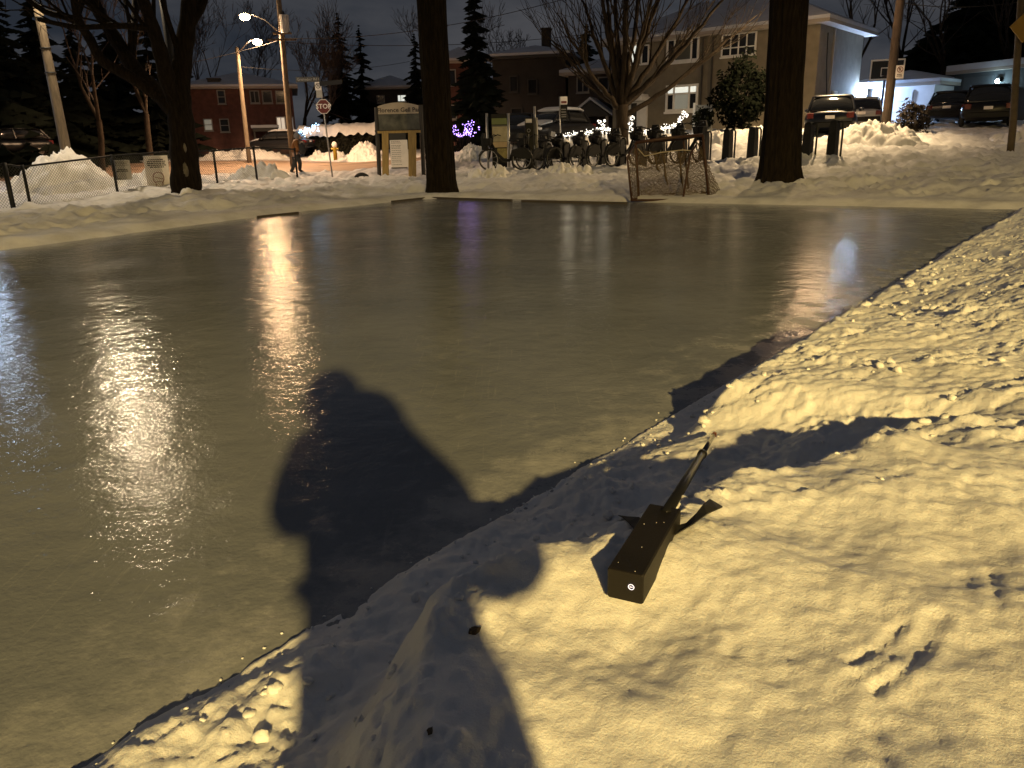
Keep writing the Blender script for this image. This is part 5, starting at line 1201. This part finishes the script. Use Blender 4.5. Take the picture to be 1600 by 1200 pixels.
make_car('dark blue car seen from behind, parked on the drive left of the snow pile', car_at(1292, 215, 30) + Vector((.9, 1.9, 0)), -.42, (.006, .008, .016), kind='suv', hh=1.52)
make_car('pale grey car further up the drive, lit by the garage flood light', car_at(1342, 203, 37.5) + Vector((.5, 1, 0)), -.42, (.34, .35, .37), kind='sedan', hh=1.42)
make_car('black four wheel drive car seen from behind on the right drive', car_at(1534, 198, 33) + Vector((1.0, 1.6, 0)), -.50, (.004, .004, .005), L_=4.7, W_=1.9, hh=1.62)
make_car('dark low car left of the black four wheel drive car on the right drive', car_at(1482, 194, 36) + Vector((1.0, 1.6, 0)), -.62, (.014, .015, .02), kind='sedan', hh=1.42)
make_car('snow covered car parked behind the bus stop pole', car_at(868, 222, 38.5), 2.45, (.012, .012, .014), kind='sedan', hh=1.42, snow=True)
make_car('black car facing the rink between map stand and pay terminal', car_at(812, 229, 39), 3.0, (.012, .012, .013), hh=1.5, front=False)
make_car('dark car facing the rink behind the fence at the left edge', car_at(12, 247, 43), 2.75, (.003, .003, .004), hh=1.5, front=True)
make_car('dark car with pale windshield behind the walking person', car_at(440, 238, 58), 1.4, (.012, .012, .014), kind='sedan', hh=1.42, snow=True)

# basketball hoop
q = at_Y(1377, 188, 40); t = thing('basketball_hoop', 'white framed basketball backboard on a dark pole in front of the lit garage', 'basketball hoop', (q.x, 40, gz(q.x, 40)), -.3)
zc = at_Y(1378, 109, 40).z - t.location.z
MB().tube([(0, .5, -.3), (0, .5, zc - .3), (0, .1, zc)], .06, 8).build('pole', BLACKM, t, smooth=True)
MB().box(-.72, .72, -.03, 0, zc - .42, zc + .42).build('backboard', mat('backboard', (.02, .025, .03), .6, spec=.2), t)
m_ = MB()
for b_ in ((-.76, .76, zc + .40, zc + .47), (-.76, .76, zc - .47, zc - .40), (-.76, -.70, zc - .4, zc + .4), (.70, .76, zc - .4, zc + .4), (-.28, .28, zc + .06, zc + .10), (-.28, .28, zc - .30, zc - .26), (-.28, -.24, zc - .26, zc + .06), (.24, .28, zc - .26, zc + .06)): m_.box(b_[0], b_[1], -.045, -.031, b_[2], b_[3])
m_.build('board_frame', WHITEP, t); MB().torus((0, -.29, zc - .30), .23, .014, 'z', 20, 5).build('rim', RUST, t)

# ------------------------------------------------------------------ goal
gq = at_Y(1045, 310, 17.0); t = thing('hockey_goal', 'rusty red hockey goal with sagging brown net at the far edge of the ice', 'goal', (gq.x, 17.0, gz(gq.x, 17.0)))
def gp_(x, y, Y, ground=False):
    p = at_Y(x, y, Y)
    if ground: p.z = gz(p.x, p.y) + .03
    return p - t.location
n1b, n1t = gp_(987, 313, 16.7), gp_(980, 246, 16.75); n2b, n2t = gp_(1067, 312, 16.7), gp_(1079, 240, 17.1)
f1b, f1t = gp_(998, 310, 17.3), gp_(993, 223, 17.2); f2b, f2t = gp_(1107, 306, 17.4), gp_(1098, 211, 17.3); bk = gp_(1128, 302, 18.0); f3b = gp_(1076, 300, 17.9); f3t = gp_(1068, 218, 17.6)
R0 = .03
for pts in ([f1b, f1t], [f2b, f2t], [n1b, n1t, n1t.lerp(f1t, .8)], [n2b, n2t, n2t.lerp(f2t, .45)], [f3b, f3t]): MB().tube(pts, R0 if pts[0] in (f1b, f2b) else R0 * .75, 8).build('post', RUST, t, smooth=True)
MB().tube([f1t, f1t.lerp(f2t, .5) + Vector((0, 0, .02)), f2t], .035, 8).build('crossbar', RUST, t, smooth=True)
MB().tube([f1t, f3t.lerp(f1t, .45), f3t, f2t], .022, 6).build('top_bar', RUST, t, smooth=True)
MB().tube([n1b, f1b, f1b.lerp(f3b, .5), f3b, f2b.lerp(f3b, .4), f2b], .03, 6).build('base_bar', RUST, t, smooth=True)
MB().tube([n1b, n2b, f2b, bk, f3b], .026, 6).build('base_bar', RUST, t, smooth=True)
rope = [f1t + Vector((.05, 0, -.12)), f1t.lerp(f2t, .14) + Vector((0, -.02, -.30)), f1t.lerp(f2t, .4) + Vector((0, -.02, -.26)), f1t.lerp(f2t, .7) + Vector((0, -.02, -.26)), f1t.lerp(f2t, .85) + Vector((0, 0, -.30))]
MB().tube(rope, .013, 5).build('rope', mat('pale_rope', (.36, .31, .24), .9), t, smooth=True)
def net(c00, c10, c01, c11, nu, nv, sag, seed):
    m_ = MB(); rnd = random.Random(seed); g = [[None] * (nv + 1) for _ in range(nu + 1)]
    for i in range(nu + 1):
        for j in range(nv + 1):
            u, v = i / nu, j / nv; p = c00.lerp(c10, u).lerp(c01.lerp(c11, u), v); s_ = math.sin(math.pi * u) * math.sin(math.pi * min(1, v * 1.0))
            g[i][j] = p + Vector((rnd.gauss(0, .008), sag * s_ + rnd.gauss(0, .01), -.05 * math.sin(math.pi * u) * v + rnd.gauss(0, .009)))
    for i in range(nu + 1):
        for j in range(nv + 1):
            if i < nu and j < nv:
                if (i + j) % 2 == 0: m_.tube([g[i][j], g[i + 1][j + 1]], .0068, 3, False)
                else: m_.tube([g[i + 1][j], g[i][j + 1]], .0068, 3, False)
    return m_
top1, top2 = rope[0] + Vector((0, .05, -.02)), rope[4] + Vector((.25, .05, 0))
m_ = net(f1b + Vector((0, .08, .03)), f2b + Vector((0, .08, .03)), top1, top2, 64, 46, .16, 1); m_.build('netting', NETSTR, t, kind='stuff')
m_ = net(f2b, bk, f2t + Vector((0, 0, -.25)), f2t.lerp(f3t, .4), 16, 40, .03, 2); m_.build('netting', NETSTR, t, kind='stuff')
m_ = net(n1b, f1b, n1t, f1t, 10, 40, .02, 3); m_.build('netting', NETSTR, t, kind='stuff')
for (u, l) in ((.42, .6), (.66, .7), (.30, .3)):
    p0 = f1t.lerp(f2t, u) + Vector((0, .1, -.25)); MB().tube([p0, p0 + Vector((.06, .05, -.25)), p0 + Vector((.09, .05, -.5 * l - .2)), p0 + Vector((.14, .02, -l - .1))], [.03, .02, .03, .012], 5).build('bunched_net', NETSTR, t, smooth=True)

# ------------------------------------------------------------------ boards round the rink
WOODD = mat('wet_board', (.045, .036, .028), .6, .3, 5)
def board(x0, y0, x1, y1, label, hgt=.045):
    a_, b_ = at_z(x0, y0, .02), at_z(x1, y1, .02); d = (b_ - a_); n_ = Vector((-d.y, d.x, 0)).normalized()
    m_ = MB(); m_.obox((0, 0, 0), d / 2, n_ * .02, Vector((0, 0, hgt / 2))); o = m_.build('rink_board', WOODD); o.location = (a_ + b_) / 2; tag(o, label, 'board', 'low boards along the edge of the ice')
board(1408, 319, 1618, 322, 'longest dark edge board showing at the far right of the ice')
board(402, 339, 466, 332.5, 'short dark edge board on the left bank near the lamp reflection')
board(612, 315, 664, 309.5, 'edge board left of the middle trunk at the corner of the ice')
board(672, 309, 800, 313, 'edge board in front of the middle trunk')
board(815, 314, 980, 317.5, 'thin edge board left of the goal')

# ------------------------------------------------------------------ people
def skin_mesh(name, verts, edges, radii, m, parent, levels=2, root=0):
    me = bpy.data.meshes.new(name); me.from_pydata(verts, edges, []); o = bpy.data.objects.new(name, me); C.objects.link(o)
    md = o.modifiers.new('skin', 'SKIN'); md.use_smooth_shade = True
    sv_ = me.skin_vertices[0].data
    for i, r in enumerate(radii): sv_[i].radius = (r, r) if not isinstance(r, tuple) else r; sv_[i].use_root = (i == root)
    s_ = o.modifiers.new('sub', 'SUBSURF'); s_.levels = levels; s_.render_levels = levels
    bpy.context.view_layer.update()
    m2 = bpy.data.meshes.new_from_object(o.evaluated_get(bpy.context.evaluated_depsgraph_get())); m2.name = name
    bpy.data.objects.remove(o); bpy.data.meshes.remove(me)
    m2.materials.clear(); m2.materials.append(m); m2.polygons.foreach_set('use_smooth', [True] * len(m2.polygons))
    o = bpy.data.objects.new(name, m2); C.objects.link(o); o.parent = parent
    return o
SKIN = mat('skin', (.45, .27, .19), .6)
def person(label, loc, rz, J, jacket, trousers, boots, hood, coat_r=1.0, hood_m=None, long_coat=False):
    # J: joints in local space, the figure faces +y
    t = thing('person', label, 'person', loc, rz); o = []
    V = Vector
    vs = [J['pelvis'], J['chest'], J['neck'], J['head'], J['sl'], J['el'], J['hl'], J['sr'], J['er'], J['hr'], J['kl'], J['fl'], J['kr'], J['fr'], J['crown'], J['tl'], J['tr']]
    ed = [(0, 1), (1, 2), (2, 3), (3, 14), (1, 4), (4, 5), (5, 6), (1, 7), (7, 8), (8, 9), (0, 10), (10, 11), (11, 15), (0, 12), (12, 13), (13, 16)]
    rd = [.14, .15, .055, .095, .07, .045, .035, .07, .045, .035, .065, .045, .065, .045, .075, .035, .035]
    skin_mesh('body', vs, ed, rd, SKIN, t, 1)
    k = coat_r
    wv = [J['pelvis'] + V((0, 0, -.02)), J['chest'], J['neck'] + V((0, 0, -.05)), J['sl'], J['el'], J['hl'].lerp(J['el'], .12), J['sr'], J['er'], J['hr'].lerp(J['er'], .12)]
    we = [(0, 1), (1, 2), (1, 3), (3, 4), (4, 5), (1, 6), (6, 7), (7, 8)]; wr = [.19 * k, .20 * k, .10 * k, .105 * k, .085 * k, .062 * k, .105 * k, .085 * k, .062 * k]
    if long_coat: wv.append(J['pelvis'] + V((0, 0, -.32))); we.append((0, 9)); wr.append(.215 * k)
    skin_mesh('jacket', wv, we, wr, jacket, t, 2)
    skin_mesh('trousers', [J['pelvis'] + V((0, 0, .03)), J['kl'], J['fl'].lerp(J['kl'], .12), J['kr'], J['fr'].lerp(J['kr'], .12)], [(0, 1), (1, 2), (0, 3), (3, 4)], [.165, .098, .078, .098, .078], trousers, t, 2)
    for f_, tt in ((J['fl'], J['tl']), (J['fr'], J['tr'])): skin_mesh('boot', [f_.lerp(V((f_.x, f_.y, f_.z + .16)), 1), f_ + V((0, 0, .03)), tt], [(0, 1), (1, 2)], [.068, .065, .055], boots, t, 1)
    hc = J['head'].lerp(J['crown'], .4); bdir = (J['tl'] - J['fl']); 
    hm_ = MB(); hm_.sphere(tuple(hc + V((0, -.025, .01))), (.125 * hood, .14 * hood, .155 * hood), 16, 12); ho = hm_.build('hood', hood_m or jacket, t, smooth=True)
    fc = hc + V((0, .09 * hood, -.03))
    nm = MB(); nm.sphere(tuple(fc), (.075, .07, .10), 14, 10); fa = nm.build('face', SKIN, t, smooth=True)
    e = MB(); [e.sphere(tuple(fc + V((sx * .032, .062, .02))), .011, 8, 6) for sx in (-1, 1)]; e.build('eye', INK, fa, smooth=True, kind='stuff')
    n2 = MB(); n2.sphere(tuple(fc + V((0, .07, -.01))), (.014, .022, .022), 8, 6); n2.build('nose', SKIN, fa, smooth=True)
    n3 = MB(); n3.sphere(tuple(fc + V((0, .062, -.05))), (.026, .01, .008), 8, 6); n3.build('mouth', mat('lips', (.3, .12, .1), .6), fa, smooth=True)
    for (h_, e_, sx) in ((J['hl'], J['el'], -1), (J['hr'], J['er'], 1)):
        d = (h_ - e_).normalized(); s_ = d.cross(V((0, 0, 1))); s_ = s_.normalized() if s_.length > .1 else V((1, 0, 0)); u_ = s_.cross(d)
        pv = [h_, h_ + d * .06]; pe = [(0, 1)]; pr2 = [.036, .038]
        for i, (off, ln) in enumerate(((-.030, .060), (-.011, .070), (.010, .066), (.030, .050))):
            b0_ = len(pv); pv += [h_ + d * .09 + s_ * off, h_ + d * (.09 + ln * .5) + s_ * off * 1.1 + u_ * .006, h_ + d * (.09 + ln * .8) + s_ * off * 1.1 - u_ * .02]; pe += [(1, b0_), (b0_, b0_ + 1), (b0_ + 1, b0_ + 2)]; pr2 += [.012, .011, .009]
        b0_ = len(pv); pv += [h_ + d * .05 - s_ * sx * .04, h_ + d * .085 - s_ * sx * .055]; pe += [(0, b0_), (b0_, b0_ + 1)]; pr2 += [.014, .011]
        skin_mesh('hand', pv, pe, pr2, SKIN, t, 1)
    return t
V = Vector
ORANGE = mat('rust_jacket', (.16, .062, .012), .8, .2, 5); DARKTR = mat('dark_trousers', (.018, .018, .02), .9); PARKA = mat('black_parka', (.02, .02, .022), .8)
q = at_Y(463, 268, 36); zb = gz(q.x, 36)
J = dict(pelvis=V((0, .0, .90)), chest=V((0, .08, 1.28)), neck=V((0, .15, 1.47)), head=V((0, .20, 1.58)), crown=V((0, .22, 1.70)), sl=V((-.19, .09, 1.38)), el=V((-.24, .14, 1.10)), hl=V((-.14, .36, 1.02)), sr=V((.19, .09, 1.38)), er=V((.24, .12, 1.10)), hr=V((.14, .36, 1.02)),
         kl=V((-.11, -.02, .50)), fl=V((-.11, -.22, .07)), tl=V((-.11, -.06, .05)), kr=V((.11, .20, .52)), fr=V((.11, .14, .12)), tr=V((.11, .32, .10)))
tp_ = person('person in a rust orange jacket and dark trousers walking right beside the road, holding a dark bundle', (q.x, 36, zb), -1.25, J, ORANGE, DARKTR, BLACKP, 1.0, 1.0, mat('grey_hat', (.16, .15, .15), .9))
tp_['label'] = 'person in rust orange jacket and dark trousers walking beside the stop sign'
bm_ = MB(); bq = tp_.location + Vector((.40, -.12, 0)); rr = random.Random(2); bm_.sphere((0, 0, 0), (.17, .2, .27), 12, 9, .08, rr); bo = bm_.build('bundle', DARKTR, None, smooth=True); bo.location = (tp_.location.x + .36, tp_.location.y - .02, zb + 1.10); tag(bo, 'dark bundle carried in front by the walking person', 'bundle')

# the photographer, whose shadow falls on the ice
fz0 = .36
J = dict(pelvis=V((.10, -.02, .88)), chest=V((.03, .02, 1.10)), neck=V((.0, .05, 1.24)), head=V((-.06, .08, 1.34)), crown=V((-.07, .08, 1.46)), sl=V((-.15, .02, 1.15)), el=V((-.19, .12, .92)), hl=V((-.07, .30, .95)), sr=V((.21, .02, 1.16)), er=V((.37, .10, .90)), hr=V((.07, .30, .95)),
         kl=V((-.03, .03, .46)), fl=V((-.04, -.02, .06)), tl=V((-.05, .14, .05)), kr=V((.23, .03, .46)), fr=V((.24, -.02, .06)), tr=V((.25, .14, .05)))
J = {k_: v_ - Vector((0, 0, .13)) if k_ not in ('kl', 'fl', 'tl', 'kr', 'fr', 'tr') else v_ for k_, v_ in J.items()}
ph = person('hooded person in a bulky black parka holding up a phone on the near snow bank', (0.0, -.46, fz0), 0.10, J, PARKA, DARKTR, BLACKP, 1.12, 1.16, None, True)
MB().sphere((.085, .03, 1.15), (.17, .13, .17), 14, 10).build('neck_shadow_fill', PARKA, ph, smooth=True)  # unseen bulge at the neck, added to fill out the figure's cast shadow
pho = MB(); pho.bbox(-.038, .038, -.005, .004, -.08, .08, .003); o = pho.build('phone', BLACKM); o.location = (-.02, -.075, 1.25); o.rotation_euler = (.3, 0, 0); tag(o, 'black phone held up by the hooded person', 'phone')

# ------------------------------------------------------------------ box with rod on the near bank
zt = .45
for _ in range(8):
    FL_, FR_, BR_, BL_ = (at_z(*p_, zt) for p_ in ((952, 884), (1003, 903), (1063, 796), (1016, 785)))
    fc_, bc_ = (FL_ + FR_) / 2, (BR_ + BL_) / 2; mid_ = fc_.lerp(bc_, .35); H2 = .066; zt = bz(mid_.x, mid_.y) - .010 + H2
az = -math.atan2(bc_.x - fc_.x, bc_.y - fc_.y); W2 = (FL_ - FR_).length / 2; L2 = (bc_ - fc_).length
t = thing('rod_box', 'black rectangular box with a telescopic rod and strap lying on the snow bank', 'box', (fc_.x, fc_.y, zt - H2), az)
BOXM = mat('box_black', (.0085, .0072, .006), .6, .3, 8, 0.05, 160, spec=.3); tilt = Matrix.Identity(3)
tv = lambda x, y, z: tuple(tilt @ Vector((x, y, z)))
m_ = MB(); b_ = .003
prof = [(-W2 + b_, 0), (W2 - b_, 0), (W2, b_), (W2, H2 - b_), (W2 - b_, H2), (-W2 + b_, H2), (-W2, H2 - b_), (-W2, b_)]
m_.loft([[tv(x * .95, y, z * .96 + .0013) if y in (0, L2) else tv(x, y, z) for x, z in prof] for y in (0, b_, L2 - b_, L2)]); m_.build('case', BOXM, t)
rg = MB(); rg.torus((0, 0, 0), .0056, .0009, 'y', 20, 5); rg.tube([(-.003, 0, 0), (.003, 0, 0)], .0008, 5); o = rg.build('ring_light', mat('ring_glow', (.8, .8, .9), .4, emit=(.70, .70, 1.0), estr=.9), t); o.location = tv(.013, -.002, .036)
rod0 = Vector(tv(.006, L2, .054)); tipw = at_z(1117, 677, .4)
for _ in range(8): tipw = at_z(1117, 677, bz(tipw.x, tipw.y) + .030)
tipw = tipw - t.location; tip = Matrix.Rotation(-az, 3, 'Z') @ tipw
dr_ = tip - rod0
MB().tube([rod0 - dr_ * .02, rod0 + dr_ * .60], [.0135, .0125], 12).build('lower_rod', mat('rod_black', (.008, .008, .008), .35, spec=.3), t, smooth=True)
MB().tube([rod0 + dr_ * .595, rod0 + dr_ * .62], .0155, 12).build('collar', BLACKM, t, smooth=True)
MB().tube([rod0 + dr_ * .62, rod0 + dr_ * .965], [.0085, .0080], 12).build('upper_rod', mat('dark_chrome', (.12, .11, .11), .18, metal=1.0), t, smooth=True)
MB().tube([rod0 + dr_ * .962, rod0 + dr_ * 1.0], [.0105, .008], 10).build('rod_tip', mat('copper_tip', (.25, .09, .05), .35, metal=.6), t, smooth=True)
STRAP = mat('strap', (.012, .012, .013), .8)
def strap(pts, w_, ml):
    n = len(pts); vs = []; P_ = [Vector(p) for p in pts]
    for i, p in enumerate(P_):
        d = (P_[min(i + 1, n - 1)] - P_[max(i - 1, 0)]).normalized(); s_ = d.cross(Vector((0, 0, 1))).normalized(); s_ = (s_ + Vector((0, 0, .5 * math.sin(i * 1.1)))).normalized()
        for (a_, h_) in ((-1, -.0015), (1, -.0015), (1, .0015), (-1, .0015)): vs.append(tuple(p + s_ * a_ * w_ + Vector((0, 0, h_))))
    m_ = MB(); m_.loft([vs[i * 4:i * 4 + 4] for i in range(n)]); return m_.build('strap', STRAP, t, smooth=False, world=False)
Rz = Matrix.Rotation(-az, 3, 'Z')
def wl_(px_, py_, lift):
    p = at_z(px_, py_, .42)
    for _ in range(6): p = at_z(px_, py_, bz(p.x, p.y) + lift)
    return Rz @ (p - t.location)
strap([Vector(tv(W2 - .004, L2 * .86, .03)), wl_(1078, 818, .025), wl_(1096, 803, .035), wl_(1110, 792, .04), wl_(1119, 786, .03)], .017, 0)
strap([Vector(tv(-W2 + .004, L2 * .74, .02)), wl_(1000, 823, .02), wl_(990, 812, .022), wl_(980, 808, .012), wl_(972, 808, .002)], .014, 0)

# crumbs on the box, bark chips on the face of the bank
m_ = MB(); rc = random.Random(21)
for i in range(7):
    u_, v_ = rc.uniform(-.8, .8) * W2, rc.uniform(.02, .95) * L2; r = rc.uniform(.0005, .0012)
    m_.sphere((u_, v_, H2 + r * .5), (r * 1.4, r, r * .8), 6, 4, .3, rc)
m_.build('stuck_snow', SNOW_PILE, t, kind='stuff')
CHIP = mat('bark_chip', (.05, .035, .02), .9)
for (px_, py_, ln, an, lb) in ((742, 985, .035, .9, 'larger dark bark chip stuck in the shaded face of the near bank'), (672, 1142, .02, 1.4, 'smaller dark bark chip low on the shaded face of the near bank')):
    p = at_z(px_, py_, .34)
    for _ in range(8): p = at_z(px_, py_, bz(p.x, p.y) + .002)
    m_ = MB(); m_.loft([[(x, y, z) for y, z in ((-.25 * ln * k, 0), (0, .12 * ln), (.28 * ln * k, .02 * ln), (0, -.12 * ln))] for x, k in ((-ln * .5, .2), (-ln * .2, 1), (ln * .2, .8), (ln * .5, .1))])
    o = m_.build('bark_chip', CHIP); o.location = p; o.rotation_euler = (.5, .2, an); tag(o, lb, 'bark chip')
